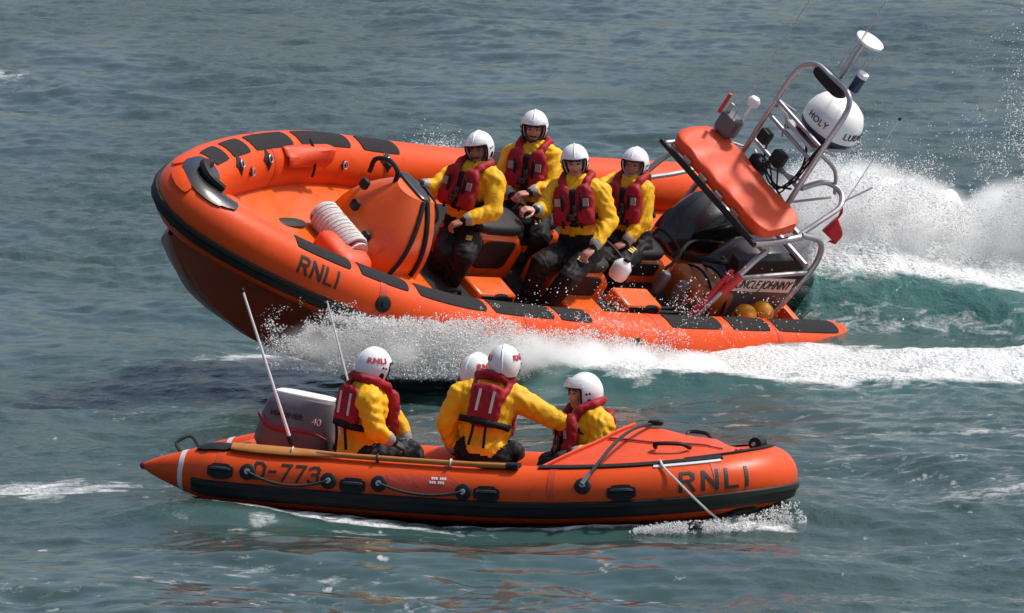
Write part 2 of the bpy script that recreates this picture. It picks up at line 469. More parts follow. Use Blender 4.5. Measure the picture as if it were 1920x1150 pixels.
def sea_fields(X, Y):
    """height, foam, aeration"""
    fade = sstep(40, 20, np.abs(X)) * sstep(170, 128, Y) * sstep(20, 45, Y)
    h = sea_height(X, Y, fade)
    PX = px_of(X, Y)
    foam = np.zeros_like(X); aer = np.zeros_like(X)
    lump = fbm(X * 2.6, Y * 2.2, 4, 31); lump2 = fbm(X * 7, Y * 5, 3, 41)
    # --- wash of the big boat: white water along its near side and astern
    front = np.interp(PX, [430, 520, 640, 800, 1000, 1250, 1500, 1750, 2000, 2600], [68.9, 68.5, 68.15, 67.9, 67.8, 67.6, 67.4, 67.55, 68.0, 69.0])
    front = front + (lump - .5) * 1.3 + (lump2 - .5) * .5
    back = np.interp(PX, [430, 700, 1000, 1300, 1560, 1700, 1950, 2600], [69.2, 69.8, 70.3, 70.8, 71.0, 70.5, 70.3, 70.5])
    on = sstep(440, 640, PX)
    wash = sstep(-.15, .8, Y - front) * sstep(0.4, -.6, Y - back) * on
    h = h + wash * (.03 + .14 * lump + .06 * (lump2 - .5)) * sstep(480, 700, PX) * np.interp(PX, [620, 760, 1000, 1120, 1300, 1600, 1750], [.8, 2.0, 1.8, .9, .35, .35, .9])
    foam = np.maximum(foam, wash * (.30 + .55 * lump + .30 * lump2))
    # second slick band ahead of the front with streaks
    foam = np.maximum(foam, sstep(1.6, 0, front - Y) * on * sstep(-.2, .1, front - Y) * .20)
    aer = np.maximum(aer, sstep(2.4, 0, front - Y) * on * sstep(6, 2, Y - front) * .55)
    # --- stern wave with glassy green face
    crest = np.interp(PX, [1380, 1500, 1700, 1900, 2400], [73.0, 72.9, 72.7, 72.4, 72.0]) + .25 * (fbm(X * .9, X * 0, 2, 3) - .5)
    hh = np.interp(PX, [1330, 1450, 1520, 1700, 1950, 2600], [0, .15, .50, .46, .36, .2])
    d = Y - crest
    ridge = np.where(d < 0, np.exp(-(d / .85) ** 2), np.exp(-(d / 2.2) ** 2))
    h = h + hh * ridge * (1 + .22 * (lump - .5))
    h = h + .05 * ridge * (fbm(X * 6, Y * 5, 3, 53) - .5) * (hh > .05)
    aer = np.maximum(aer, sstep(.02, .2, hh) * np.exp(-(d / 1.3) ** 2))
    foam = np.maximum(foam, sstep(.02, .2, hh) * (sstep(-.5, .25, d) * sstep(3.4, 1.5, d)) * (.40 + .6 * lump))
    foam = np.maximum(foam, sstep(.02, .2, hh) * np.exp(-((d + .9) / .5) ** 2) * .30)
    # --- mound of white water thrown up behind the stern wave
    md = np.exp(-((Y - 74.6) / 1.15) ** 2) * np.interp(PX, [1150, 1250, 1400, 1480, 1560, 1700, 1850, 2000, 2700], [0, .50, .60, .66, .74, .66, .56, .66, .3])
    h = h + md * 1.40 * (.75 + .5 * lump + .35 * (lump2 - .5))
    foam = np.maximum(foam, sstep(.05, .2, md) * 1.3)
    # --- breaking wash behind the boat on its far side
    fx, fy = to_local(X, Y, FAR_M, FAR_T, FAR_S)
    foam = np.maximum(foam, np.exp(-((fy + 1.7) / .45) ** 2) * sstep(6.5, 4.5, fx) * sstep(-4, -1, fx) * (.3 + .6 * lump))
    # --- near boat: footprint hollow, wave along its quarter, bow splash, slicks
    nx, ny = to_local(X, Y, NEAR_M, NEAR_T)
    q1 = np.exp(-((nx + 1.75) / .85) ** 2 - ((ny + 1.25) / .30) ** 2)
    h = h + .13 * q1 + .05 * np.exp(-((nx + 2.6) / .6) ** 2 - ((ny + .8) / .6) ** 2)
    h = h + .055 * np.exp(-((nx - .2) / 2.0) ** 4 - ((ny + .98) / .28) ** 2)
    h = h + .0 * np.exp(-((nx - .4) / .9) ** 2 - ((ny + 1.15) / .35) ** 2)
    foam = np.maximum(foam, .80 * np.exp(-((nx + 1.0) / 1.1) ** 2 - ((ny + 1.10 + .05 * nx) / .06) ** 2) + .32 * np.exp(-((nx + 1.6) / 1.2) ** 2 - ((ny + 1.5) / .25) ** 2) * lump * 1.3)
    h = h + .07 * np.exp(-((nx - 1.9) / .5) ** 2 - ((ny + .45) / .4) ** 2) * (.5 + lump2)
    foam = np.maximum(foam, .95 * np.exp(-((nx - 1.85) / .55) ** 2 - ((ny + .55) / .22) ** 2) * (.5 + .7 * lump2))
    aer = np.maximum(aer, .40 * np.exp(-((nx) / 3.0) ** 2 - ((ny + 1.3) / .75) ** 2))
    foam = np.maximum(foam, .62 * np.exp(-((nx + 3.7) / .9) ** 2 - ((ny - .4) / .9) ** 2) * (.4 + lump))
    hd = np.abs(ny) + .0 - np.interp(nx, [-2.6, -2.2, .9, 1.5, 1.9, 2.15], [.72, .90, .92, .78, .50, .0])
    inx = sstep(-2.6, -2.3, nx) * sstep(2.3, 2.1, nx)
    foam = np.maximum(foam, inx * .62 * np.exp(-((hd - .02) / .055) ** 2) * (.35 + .9 * lump2)); h = h + inx * .03 * np.exp(-((hd - .04) / .08) ** 2)
    # loose streaks of old foam
    st = fbm(X * .55 + .18 * Y, Y * .42, 4, 61)
    foam = np.maximum(foam, .20 * sstep(.50, .70, st) * sstep(75, 66, Y))
    foam = np.maximum(foam, .58 * np.exp(-((X - 5.2) / 2.2) ** 2 - ((Y - 61.2 + .12 * X) / .35) ** 2) * (.4 + lump))
    foam = np.maximum(foam, .50 * np.exp(-((X - 4.6) / 2.6) ** 2 - ((Y - 65.5 + .28 * X) / .3) ** 2) * (.4 + lump))
    foam = np.maximum(foam, .5 * np.exp(-((X + 7.2) / 1.0) ** 2 - ((Y - 103) / 1.4) ** 2))
    aer = np.maximum(aer, .28 * fbm(X * .3 + 7, Y * .12, 3, 71) * sstep(110, 60, Y))
    # hollows where the hulls sit
    m = sstep(.80, .62, np.abs(ny)) * sstep(-2.35, -2.1, nx) * sstep(1.85, 1.6, nx)
    m = m * sstep(0, .25, .84 - np.abs(ny) - np.clip(nx - .85, 0, 9) * .5)
    h = h * (1 - m) - .34 * m; foam = foam * (1 - m)
    m2 = sstep(.75, .3, np.abs(fy)) * sstep(0, .4, fx) * sstep(4.5, 3.2, fx)
    h = h * (1 - m2) - .2 * m2
    calm_ = np.maximum(np.exp(-((nx - .3) / 3.0) ** 4 - ((ny + 2.2) / 1.9) ** 4), .9 * np.exp(-((X - .9) / 3.0) ** 4 - ((Y - 64.5) / 3.4) ** 4))
    rip = np.clip((.18 + 1.15 * sstep(.36, .66, fbm(X * .35 + 5, Y * .11, 3, 77))) * (1 - .72 * calm_), 0, 1.5)
    return h, foam, aer, rip
def axis(lo, hi, step_lo, step_hi, far_lo, far_hi, n_far):
    a = [lo]
    while a[-1] < hi:
        a.append(a[-1] + step_lo + (step_hi - step_lo) * (a[-1] - lo) / (hi - lo))
    lo_ext = lo - (np.geomspace(.15, lo - far_lo, n_far))[::-1]; hi_ext = a[-1] + np.geomspace(.15, far_hi - a[-1], n_far)
    return np.r_[lo_ext, a, hi_ext]
gx = axis(-8.6, 8.6, .042, .042, -6000, 6000, 44)
gy = axis(52.5, 120, .052, .135, -300, 12000, 44)
GX, GY = np.meshgrid(gx, gy, indexing='ij')
GH, GF, GA, GR = sea_fields(GX, GY)
nx_, ny_ = GX.shape
idx = np.arange(nx_ * ny_, dtype=np.int32).reshape(nx_, ny_)
Fq = np.stack([idx[:-1, :-1], idx[1:, :-1], idx[1:, 1:], idx[:-1, 1:]], -1).reshape(-1, 4)
sea_me = fast_mesh("sea", np.stack([GX, GY, GH], -1).reshape(-1, 3), Fq)
for nm, A in (("foam", GF), ("aer", GA), ("ripple", GR)):
    at = sea_me.attributes.new(nm, 'FLOAT', 'POINT'); at.data.foreach_set("value", A.astype(np.float32).ravel())
sm = bpy.data.materials.new("sea_water"); sm.use_nodes = True
nt = sm.node_tree; N = nt.nodes; Lk = nt.links; N.clear()
def nd(t, **kw):
    n = N.new(t)
    for k, v in kw.items(): setattr(n, k, v)
    return n
out = nd("ShaderNodeOutputMaterial"); mixs = nd("ShaderNodeMixShader")
wat = nd("ShaderNodeBsdfPrincipled"); fo = nd("ShaderNodeBsdfPrincipled")
geo = nd("ShaderNodeNewGeometry"); af = nd("ShaderNodeAttribute", attribute_name="foam"); aa = nd("ShaderNodeAttribute", attribute_name="aer")
cm = nd("ShaderNodeMix", data_type='RGBA')
cm.inputs[6].default_value = (.034, .058, .054, 1); cm.inputs[7].default_value = (.034, .115, .108, 1)
Lk.new(aa.outputs["Fac"], cm.inputs[0]); Lk.new(cm.outputs[2], wat.inputs["Base Color"])
wat.inputs["Roughness"].default_value = .10; wat.inputs["IOR"].default_value = 1.333
# fine ripples
mp = nd("ShaderNodeMapping"); mp.inputs["Scale"].default_value = (1.0, .8, 1.0); Lk.new(geo.outputs["Position"], mp.inputs["Vector"])
n1 = nd("ShaderNodeTexNoise"); n1.inputs["Scale"].default_value = 7.5; n1.inputs["Detail"].default_value = 5; n1.inputs["Roughness"].default_value = .58
Lk.new(mp.outputs[0], n1.inputs["Vector"])
b1 = nd("ShaderNodeBump"); b1.inputs["Strength"].default_value = .75; b1.inputs["Distance"].default_value = .045
ar = nd("ShaderNodeAttribute", attribute_name="ripple"); mr = nd("ShaderNodeMath", operation='MULTIPLY'); mr.inputs[1].default_value = .72; Lk.new(ar.outputs["Fac"], mr.inputs[0]); Lk.new(mr.outputs[0], b1.inputs["Strength"])
Lk.new(n1.outputs["Fac"], b1.inputs["Height"]); Lk.new(b1.outputs[0], wat.inputs["Normal"])
# foam lace
mpf = nd("ShaderNodeMapping"); mpf.inputs["Scale"].default_value = (.8, 1.0, 1.0); Lk.new(geo.outputs["Position"], mpf.inputs["Vector"])
n2 = nd("ShaderNodeTexNoise"); n2.inputs["Scale"].default_value = 5.0; n2.inputs["Detail"].default_value = 7; n2.inputs["Roughness"].default_value = .66; n2.inputs["Distortion"].default_value = .6
Lk.new(mpf.outputs[0], n2.inputs["Vector"])
ad = nd("ShaderNodeMath", operation='ADD'); Lk.new(n2.outputs["Fac"], ad.inputs[0]); Lk.new(af.outputs["Fac"], ad.inputs[1])
rm = nd("ShaderNodeMapRange"); rm.inputs["From Min"].default_value = .76; rm.inputs["From Max"].default_value = 1.10
Lk.new(ad.outputs[0], rm.inputs["Value"])
nf = nd("ShaderNodeTexNoise"); nf.inputs["Scale"].default_value = 6.5; nf.inputs["Detail"].default_value = 3  # white flecks: water glints painted in along with bits of foam
mpk = nd("ShaderNodeMapping"); mpk.inputs["Scale"].default_value = (1.0, .45, 1.0); Lk.new(geo.outputs["Position"], mpk.inputs["Vector"]); Lk.new(mpk.outputs[0], nf.inputs["Vector"])
rf = nd("ShaderNodeMapRange"); rf.inputs["From Min"].default_value = .69; rf.inputs["From Max"].default_value = .77; rf.inputs["To Max"].default_value = .6; Lk.new(nf.outputs["Fac"], rf.inputs["Value"])
sy = nd("ShaderNodeSeparateXYZ"); Lk.new(geo.outputs["Position"], sy.inputs[0])
ry = nd("ShaderNodeMapRange"); ry.inputs["From Min"].default_value = 60; ry.inputs["From Max"].default_value = 74; ry.inputs["To Min"].default_value = 1; ry.inputs["To Max"].default_value = .12; Lk.new(sy.outputs[1], ry.inputs["Value"])
mf = nd("ShaderNodeMath", operation='MULTIPLY'); Lk.new(rf.outputs[0], mf.inputs[0]); Lk.new(ry.outputs[0], mf.inputs[1])
mxf = nd("ShaderNodeMath", operation='MAXIMUM'); Lk.new(rm.outputs[0], mxf.inputs[0]); Lk.new(mf.outputs[0], mxf.inputs[1])
Lk.new(mxf.outputs[0], mixs.inputs[0])
fo.inputs["Base Color"].default_value = (.66, .68, .68, 1); fo.inputs["Roughness"].default_value = .7
n3 = nd("ShaderNodeTexNoise"); n3.inputs["Scale"].default_value = 22; n3.inputs["Detail"].default_value = 5
Lk.new(geo.outputs["Position"], n3.inputs["Vector"])
b2 = nd("ShaderNodeBump"); b2.inputs["Strength"].default_value = .9; b2.inputs["Distance"].default_value = .06
Lk.new(n3.outputs["Fac"], b2.inputs["Height"]); Lk.new(b2.outputs[0], fo.inputs["Normal"])
Lk.new(wat.outputs[0], mixs.inputs[1]); Lk.new(fo.outputs[0], mixs.inputs[2]); Lk.new(mixs.outputs[0], out.inputs["Surface"])
sea = obj("sea", sea_me, sm)
sea["kind"] = "structure"
sea["label"] = "grey green choppy sea with white wash and foam streaks"
# ------------------------------------------------------------------ the large rigid inflatable lifeboat
def far_sheer(x): return .43 * np.clip((x - 2) / 5.8, 0, 1) ** 2
tip_smooth = 10
FT = plan_tube(1.113, 7.74, 5.063, 1.42, .255, far_sheer, x0=-.12, cone=.16, cone_r=.80)
big = empty("inshore_lifeboat", mtx=np_mtx(FAR_M, FAR_T, FAR_S))
tag(big, "large orange rigid inflatable lifeboat heeling over at speed with four crew aboard", "lifeboat")
fb = FT.q_of_x(20)                       # arc length at the stem
qs = lambda x: FT.q_of_x(x, True)
qp = lambda x: FT.q_of_x(x, False)
tube = FT.skin(MB(), 32)
for e in (0, -1):                         # stern end caps
    c = FT.p[e]; ring = FT.at(np.full(32, FT.s[e]), np.arange(32) * 360 / 32)
    tube.add(np.vstack([ring, c[None] + np.array([[-.06, 0, 0]])]), [((i + 1) % 32, i, 32) for i in range(32)])
tube_o = tube.build("inflatable_tube", M['orange'], big)
# rubbing strake: two black ribs with a valley, all round
s0, s1 = .45, FT.L - .45
A = np.array([-27, -25, -19, -14, -10, -6, -1, 1.5]); O = np.array([-.01, .022, .036, .022, .018, .034, .022, -.01])
Q = np.linspace(s0, s1, 160)
st = MB(); st.grid(FT.at(Q[:, None], A[None], O[None])); st.build("rubbing_strake", M['black'], big)
# seams
for x in (6.1, 4.4, 2.6, 1.0):
    for q in (qs(x), qp(x)):
        FT.patch(MB(), q - .035, q + .035, -60, 215, th=.003, nq=2, na=40).build("seam_tape", M['seam'], tube_o)
# non-slip pads on top of the tubes
for x1, x0 in ((7.25, 6.95), (6.85, 6.5), (6.4, 5.72), (5.6, 4.85), (4.7, 4.2), (3.0, 2.4), (2.2, 1.7)):
    FT.patch(MB(), qs(x1), qs(x0), 68, 112, th=.007, rnd=.06).build("grip_pad", M['pad'], big)
for x1, x0 in ((6.95, 6.42), (6.33, 5.82), (5.72, 4.9), (4.82, 4.0), (3.93, 3.5), (2.45, 1.75), (1.62, 1.1), (1.02, .15)):
    FT.patch(MB(), qp(x1), qp(x0), 72, 116, th=.007, rnd=.06).build("grip_pad", M['pad'], big)
# black bow pad with a folded cover on it
bp_ = FT.patch(MB(), fb - .46, fb + .36, 58, 150, th=.016, rnd=.35, nq=16, na=12).build("bow_pad", M['black_gloss'], big)
cov = MB(); cpos = FT.at(fb - .1, 95, .05)
cov.tube(spline([FT.at(fb - .34, 100, .04), FT.at(fb - .18, 92, .06), FT.at(fb, 100, .05), FT.at(fb + .16, 118, .04)], 14), [.03] * 3 + [.045] * 9 + [.03] * 3 if False else .042, n=8)
cov.build("towing_loop", M['black'], bp_)
for k in (-.30, -.04):
    FT.patch(MB(), fb + k - .09, fb + k + .09, 36, 60, th=.018, rnd=.2).build("bow_lug", M['orange'], big)
# diamond patches with D-rings inside the starboard tube, grommets outside
def dpatch(q, a, sz, par, name="ring_patch"):
    mb = MB(); n = 8; r0 = .255
    pts = [(1, 0), (.45, .45), (0, 1), (-.45, .45), (-1, 0), (-.45, -.45), (0, -1), (.45, -.45)]
    P = []
    for f, off in ((.02, .02), (.6, .014), (1, .008), (1, -.004)):
        P.append([FT.at(q + sz * f * u, a + math.degrees(sz * f * v / r0), off) for u, v in pts])
    mb.grid(np.array(P), closed_v=True); o = mb.build(name, M['black'], par)
    rg = MB(); th = np.linspace(0, 2 * math.pi, 12, endpoint=False)
    rg.tube(FT.at(q + .03 * np.cos(th), a + np.degrees(.03 * np.sin(th) / r0), .028), .007, n=6, closed=True)
    rg.build("ring", M['steel'], o)
for x, a in ((6.8, 128), (6.25, 132), (5.25, 132), (4.4, 130)): dpatch(qs(x), a, .095, big)
for x in (6.6, 5.0): dpatch(qs(x), 148, .04, big, "small_patch")
for x in (6.08, 2.95): 
    g = FT.disc(MB(), qp(x), 30, .075, th=.018).build("grommet", M['black'], big)
    FT.disc(MB(), qp(x), 30, .03, th=.034, n=12).build("grommet_boss", M['black_gloss'], g)
# loose flap of orange cloth on the inner face of the starboard tube
fl = MB()
fl.grid(np.array([[FT.at(qs(5.95 - .62 * u), 112 + 40 * v, .012 + .09 * v * (1 - v) * 4 * u + (.13 * u * v if v < .55 else .03)) for v in np.linspace(0, 1, 8)] for u in np.linspace(0, 1, 9)]))
flap = fl.build("tube_flap", M['orange_cloth'], big); flap.modifiers.new("solid", 'SOLIDIFY').thickness = .006
fs = MB(); fs.tube(FT.at(np.full(6, qs(5.55)), np.linspace(108, 168, 6), .07), .012, n=6); fs.build("flap_strap", M['strap'], flap)
# lettering
lt = FT.glyphs(MB(), "RNLI", qp(6.72), 40, .135, wid=.17, gap=.34, lean=0); lt.build("lettering", M['print_blk'], big, smooth=False)
# --- hull below the tubes
keel = np.array([(0, -.62), (2, -.68), (4, -.78), (5, -.85), (5.98, -.87), (6.59, -.74), (7.1, -.48), (7.41, -.235), (7.6, -.02), (7.68, .1)])
kx = np.r_[np.linspace(0.25, 6, 24), np.linspace(6.1, 7.68, 18)]
kz = np.interp(kx, keel[:, 0], keel[:, 1])
for _ in range(3): kz[1:-1] = .25 * kz[:-2] + .5 * kz[1:-1] + .25 * kz[2:]
half = int(np.argmax(FT.p[:, 0]))
sec = []
for x, z in zip(kx, kz):
    ty = float(np.interp(x, FT.p[:half + 1, 0], -FT.p[:half + 1, 1])); tz = float(far_sheer(np.array(x)))
    cy, cz = max(ty - .02, .0), tz - .20
    chy, chz = max(ty * .86, 0), min(z + (.38 if x < 5 else .38 * max(0, (7.7 - x) / 2.7) + .02), cz - .02)
    pts = [(cy, cz), (chy, (cz + chz) / 2), (chy, chz), (chy * .66, chz + (z - chz) * .42), (chy * .62, chz + (z - chz) * .36 - .012), (chy * .33, chz + (z - chz) * .7), (0, z)]
    sec.append([(x, py, pz) for py, pz in pts] + [(x, -py, pz) for py, pz in pts[-2::-1]])
hm = MB(); hm.grid(np.array(sec)); hm.add(sec[0], [tuple(range(len(sec[0])))])
hull = hm.build("hull", M['hull'], big)
sp = MB(); sp.tube(spline([(7.0, .30, -.25), (6.6, .47, -.36), (6.1, .62, -.42), (5.4, .72, -.48)], 18), .016, n=6); sp.build("spray_rail", M['steel'], hull)
# --- inner floor
fx_ = np.linspace(.35, 7.35, 30); fl_ = []
for x in fx_:
    ty = float(np.interp(x, FT.p[:half + 1, 0], -FT.p[:half + 1, 1])); tz = float(far_sheer(np.array(x)))
    wv = max(ty - .16, .02)
    fl_.append([(x, wv * k, tz - .10 + .05 * abs(k) ** 4) for k in np.linspace(-1, 1, 9)])
floor_o = MB().grid(np.array(fl_)).build("deck", M['orange_gel'], big)
for y in (-1, 1):                         # black edge where deck meets tube
    MB().tube([(a[4 + 4 * y][0], a[4 + 4 * y][1], a[4 + 4 * y][2] + .02) for a in fl_], .016, n=6).build("deck_edging", M['black'], floor_o)
for cx, cy in ((6.35, .12), (6.05, -.22), (5.95, .25)):
    m_ = MB(); m_.sup((cx, cy, float(far_sheer(np.array(cx))) - .09), (.17, .06, .012), e=.8, n=8); m_.build("deck_vent", M['black'], floor_o)
for xa_, xb_ in ((1.2, 2.9), (2.94, 4.75)):
    m_ = MB(); m_.grid(np.array([[(x, .78 * k, float(far_sheer(np.array(x))) - .094 + .05 * (.78 * abs(k) / .95) ** 4) for k in np.linspace(-1, 1, 9)] for x in np.linspace(xa_, xb_, 9)])); m_.build('deck_shade_sheet', M['pad'], floor_o)  # dark sheets added on the deck for the shade around the pods
# bow bulkhead locker step
m_ = MB(); m_.sup((7.0, 0, .26), (.22, .34, .09), e=.5); m_.build("bow_step", M['orange_gel'], floor_o)
# --- steering console: curved shield with black edge strip and handrail
def loft(mb, secs): mb.grid(np.array(secs)); return mb
con = empty("steering_console"); con.parent = big; con.location = (.16, 0, -.03)
def con_half(t): return .46 * (1 - .62 * max(0, t - .35) ** 2 / .42)
secs = []
for t in np.linspace(0, 1, 12):
    z = -.06 + .80 * t; hw = con_half(t); fx0 = 5.42 - .30 * t ** 1.6; back = 4.86 - .02 * t
    ring = []
    for k in np.linspace(-1, 1, 13): ring.append((fx0 - .16 * abs(k) ** 2.6, hw * k, z))
    ring += [(back, hw * .96, z), (back, 0, z), (back, -hw * .96, z)]
    secs.append(ring)
cm_ = MB(); cm_.grid(np.array(secs), closed_v=True); n_ = len(secs[0])
cm_.add(secs[-1], [tuple(range(n_))]); cm_.build("console_shell", M['orange_gel'], con)
edge = [(s[13][0] + .10, s[13][1] + .008, s[13][2]) for s in secs]
MB().tube(spline(edge, 24), .026, n=8).build("edge_strip", M['black'], con)
edge2 = [(s[12][0] + .02, s[12][1] + .006, s[12][2]) for s in secs[2:]]
MB().tube(spline(edge2, 24), .02, n=8).build("edge_strip", M['black'], con)
hp = spline([(5.10, -.40, .60), (5.12, -.40, .74), (5.10, -.28, .82), (5.08, -.16, .80), (5.08, -.12, .70)], 24)
MB().tube(hp, .022, n=8).build("handrail", M['black'], con)
for y_, z_ in ((-.16, .42), (.12, .30), (-.2, .62)):
    m_ = MB(); m_.sup((5.37 - .06 * z_, y_, z_), (.03, .045, .05), e=.6, n=8, m=12); m_.build("console_fitting", M['black'], con)
m_ = MB(); m_.sup((4.93, -.03, .735), (.07, .20, .03), e=.5); m_.build("instrument_hood", M['black_gloss'], con)
wh = MB(); th = np.linspace(0, 2 * math.pi, 28, endpoint=False)
wc = np.array([4.72, .02, .60]); wr = frame_z((-.85, 0, .5))
wh.tube([wc + wr @ np.array([.17 * math.cos(a), .17 * math.sin(a), 0]) for a in th], .014, n=6, closed=True)
for a in (0, 2.1, 4.2): wh.tube([wc, wc + wr @ np.array([.165 * math.cos(a), .165 * math.sin(a), 0])], .01, n=5)
wh.tube([wc, wc - wr @ np.array([0, 0, .12])], .02, n=6)
wh.build("steering_wheel", M['black'], con)
# console foot locker; its opening is a black panel, shade put into colour
ft_ = MB(); ft_.prism([(5.5, -.1), (4.85, -.1), (4.95, .16), (5.38, .16)], .40, .66); fo_ = ft_.build("foot_locker", M['orange_gel'], con, bevel=.015)
MB().prism([(5.36, -.05), (4.96, -.05), (5.02, .11), (5.30, .11)], .655, .668).build("opening_shade", M['black'], fo_, smooth=False)
MB().tube(spline([(5.44, .67, -.05), (5.34, .675, .16), (5.0, .675, .16), (4.92, .67, -.05)], 12), .014, n=6).build("locker_trim", M['steel'], fo_)
# --- seat pods
def pod(x0, x1, y, ztop, name="seat_pod", hw=.19):
    p = empty(name); p.parent = big
    b = MB(); b.prism([(x0, -.1), (x1, -.1), (x1 + .04, ztop * .55), (x1 - .10, ztop), (x0 + .16, ztop - .03), (x0 + .02, ztop * .6)], y - hw, y + hw)
    b.build("pod_shell", M['orange_gel'], p, bevel=.05)
    s_ = MB(); s_.sup(((x0 + x1) / 2 + .02, y, ztop + .015), ((x1 - x0) * .42, hw * .95, .055), e=.55); s_.build("seat_cushion", M['black'], p)
    r_ = MB(); r_.sup(((x0 + x1) / 2, y + hw + .004, ztop * .48), ((x1 - x0) * .27, .012, ztop * .36), e=.35, n=8); r_.build("recess_shade", M['black'], p)  # black shape on the pod side, a recess's shade put into colour
    g_ = MB(); g_.tube(spline([(x0 + .02, y - hw * .8, ztop + .02), (x0 - .03, y - hw * .7, ztop + .10), (x0 - .03, y + hw * .7, ztop + .10), (x0 + .02, y + hw * .8, ztop + .02)], 18), .016, n=6)
    g_.build("grab_rail", M['black'], p)
    return p
pod(3.54, 4.30, .02, .42); pod(2.62, 3.36, -.36, .20); pod(2.62, 3.36, .34, .30); pod(1.52, 2.22, 0.0, .20)
for a in ((3.05, .62), (4.05, .42), (2.2, .5)):       # stowage boxes between pods and tube
    b = MB(); b.prism([(a[0] - .28, -.1), (a[0] + .26, -.1), (a[0] + .22, .05), (a[0] - .24, .05)], a[1] - .1, a[1] + .16)
    bo = b.build("side_locker", M['orange_gel'], big, bevel=.02)
    MB().prism([(a[0] - .23, -.08), (a[0] + .21, -.08), (a[0] + .18, .035), (a[0] - .20, .035)], a[1] + .155, a[1] + .167).build("locker_shade", M['black'], bo, smooth=False)  # black panel: the shade inside an open locker, put into colour
for x_, y_ in ((4.55, .52), (4.0, .58), (3.45, .66), (2.75, .72), (2.1, .66), (4.5, -.52), (3.4, -.68)):
    MB().tube(spline([(x_ + .10, y_, -.08), (x_ + .07, y_, .03), (x_ - .07, y_, .03), (x_ - .10, y_, -.08)], 12), .02, n=6).build("foot_strap", M['strap'], floor_o)
for k_, y_ in enumerate((.30, .36, -.2)):
    MB().tube(spline([(4.8, y_, -.04), (3.9, y_ + .12, -.05), (2.5, y_ + .22, -.05), (1.5, y_ + .3, .02), (.9, y_, .12), (.6, y_ * .5, .2)], 40), .017, n=6).build("engine_cable", M['black'], floor_o)
for p_ in (((1.35, .1, .22), (1.2, .35, .34), (1.0, .3, .30), (.8, .1, .2)), ((1.5, .55, .0), (1.3, .62, .20), (1.05, .55, .28), (.8, .35, .22))):
    MB().tube(spline(p_, 20), .024, n=8).build("fuel_hose", M['black'], big)
for x_, y_ in ((1.75, .35), (1.62, .48)):
    m_ = MB(); m_.sup((x_, y_, .08), (.05, .05, .12), e=.5, n=8, m=12); m_.build("battery_switch", M['grey_cowl'], big)
# aft tank and transom
m_ = MB(); m_.sup((1.28, .42, .0), (.25, .25, .22), e=.38); tk = m_.build("fuel_tank", M['brown'], big)
for k in (-.1, .1):
    th = np.linspace(0, 2 * math.pi, 20, endpoint=False)
    MB().tube([(1.28 + k, .42 + .27 * math.cos(a), .02 + .25 * math.sin(a)) for a in th], .012, n=6, closed=True).build("tank_strap", M['strap'], tk)
m_ = MB(); m_.prism([(-.9, .1), (-.9, -.3), (0, -.6), (.9, -.3), (.9, .1)], .28, .36, axes=(1, 2, 0)); m_.build("transom", M['orange_gel'], big, bevel=.01)
# --- outboard engines
def engine(y, name="outboard_engine"):
    e = empty(name); e.parent = big
    m_ = MB(); S = []
    for t, w, zt, zb in ((0.98, .10, .10, -.02), (.92, .20, .24, -.14), (.72, .25, .42, -.22), (.42, .265, .47, -.26), (.10, .26, .42, -.28), (-.14, .24, .28, -.28), (-.24, .16, .12, -.22)):
        cz, hh = (zt + zb) / 2, (zt - zb) / 2; r = []
        for a in np.linspace(0, 2 * math.pi, 22, endpoint=False):
            ca, sa = math.cos(a), math.sin(a)
            r.append((t - .12 * sa * .5, y + w * math.copysign(abs(ca) ** .55, ca), cz + hh * math.copysign(abs(sa) ** .6, sa)))
        S.append(r)
    m_.grid(np.array(S), closed_v=True); m_.add(S[0], [tuple(range(22))]); m_.add(S[-1], [tuple(range(22))])
    cw = m_.build("cowling", M['black_gloss'], e)
    b = MB(); b.box((.15, y, -.36), (.30, .18, .10)); b.build("lower_cowl", M['grey_cowl'], e, bevel=.03)
    b = MB(); b.prism([(.22, -.4), (-.16, -.4), (-.14, -1.1), (.10, -1.1)], y - .07, y + .07); b.build("drive_leg", M['grey_cowl'], e, bevel=.02)
    m2 = MB(); m2.sup((-.05, y, -1.15), (.28, .06, .07), e=.9); m2.build("gear_case", M['grey_cowl'], e)
    pr = MB()
    for k in range(3):
        a = k * 2.094; pr.sup((-.34, y + .09 * math.cos(a), -1.15 + .09 * math.sin(a)), (.012, .075, .04), R3=np.array([[1, 0, 0], [0, math.cos(a), -math.sin(a)], [0, math.sin(a), math.cos(a)]]), e=1, n=6, m=10)
    pr.build("propeller", M['steel'], e)
    for zz in (.06, .12):
        MB().box((.36, y + .262, zz), (.20, .004, .010)).build("decal", M['red_mark'], cw)
    return e
engine(-.42); engine(.22)
# --- roll bar
rb = empty("roll_bar"); rb.parent = big
for sy in (1, -1):
    MB().tube(spline([(1.56, .74 * sy, .02), (1.40, .73 * sy, .35), (1.24, .72 * sy, .66), (1.14, .70 * sy, .78), (1.30, .69 * sy, .84)], 22), .028, n=10).build("front_leg", M['steel'], rb)
    MB().tube(spline([(.60, .75 * sy, -.02), (.52, .76 * sy, .35), (.46, .76 * sy, .70), (.56, .74 * sy, .92), (.84, .72 * sy, .97)], 22), .028, n=10).build("rear_leg", M['steel'], rb)
    MB().tube(spline([(1.36, .70 * sy, .83), (1.1, .71 * sy, .87), (.82, .72 * sy, .95)], 10), .032, n=10).build("side_rail", M['steel'], rb)
    MB().tube(spline([(1.3, .70 * sy, .44), (.9, .72 * sy, .50), (.50, .76 * sy, .58)], 10), .022, n=8).build("side_rail", M['steel'], rb)
for x_, z_ in ((1.34, .82), (.84, .95), (.50, .62)):
    MB().tube([(x_, -.71, z_), (x_, .71, z_)], .03, n=8).build("cross_bar", M['steel'], rb)
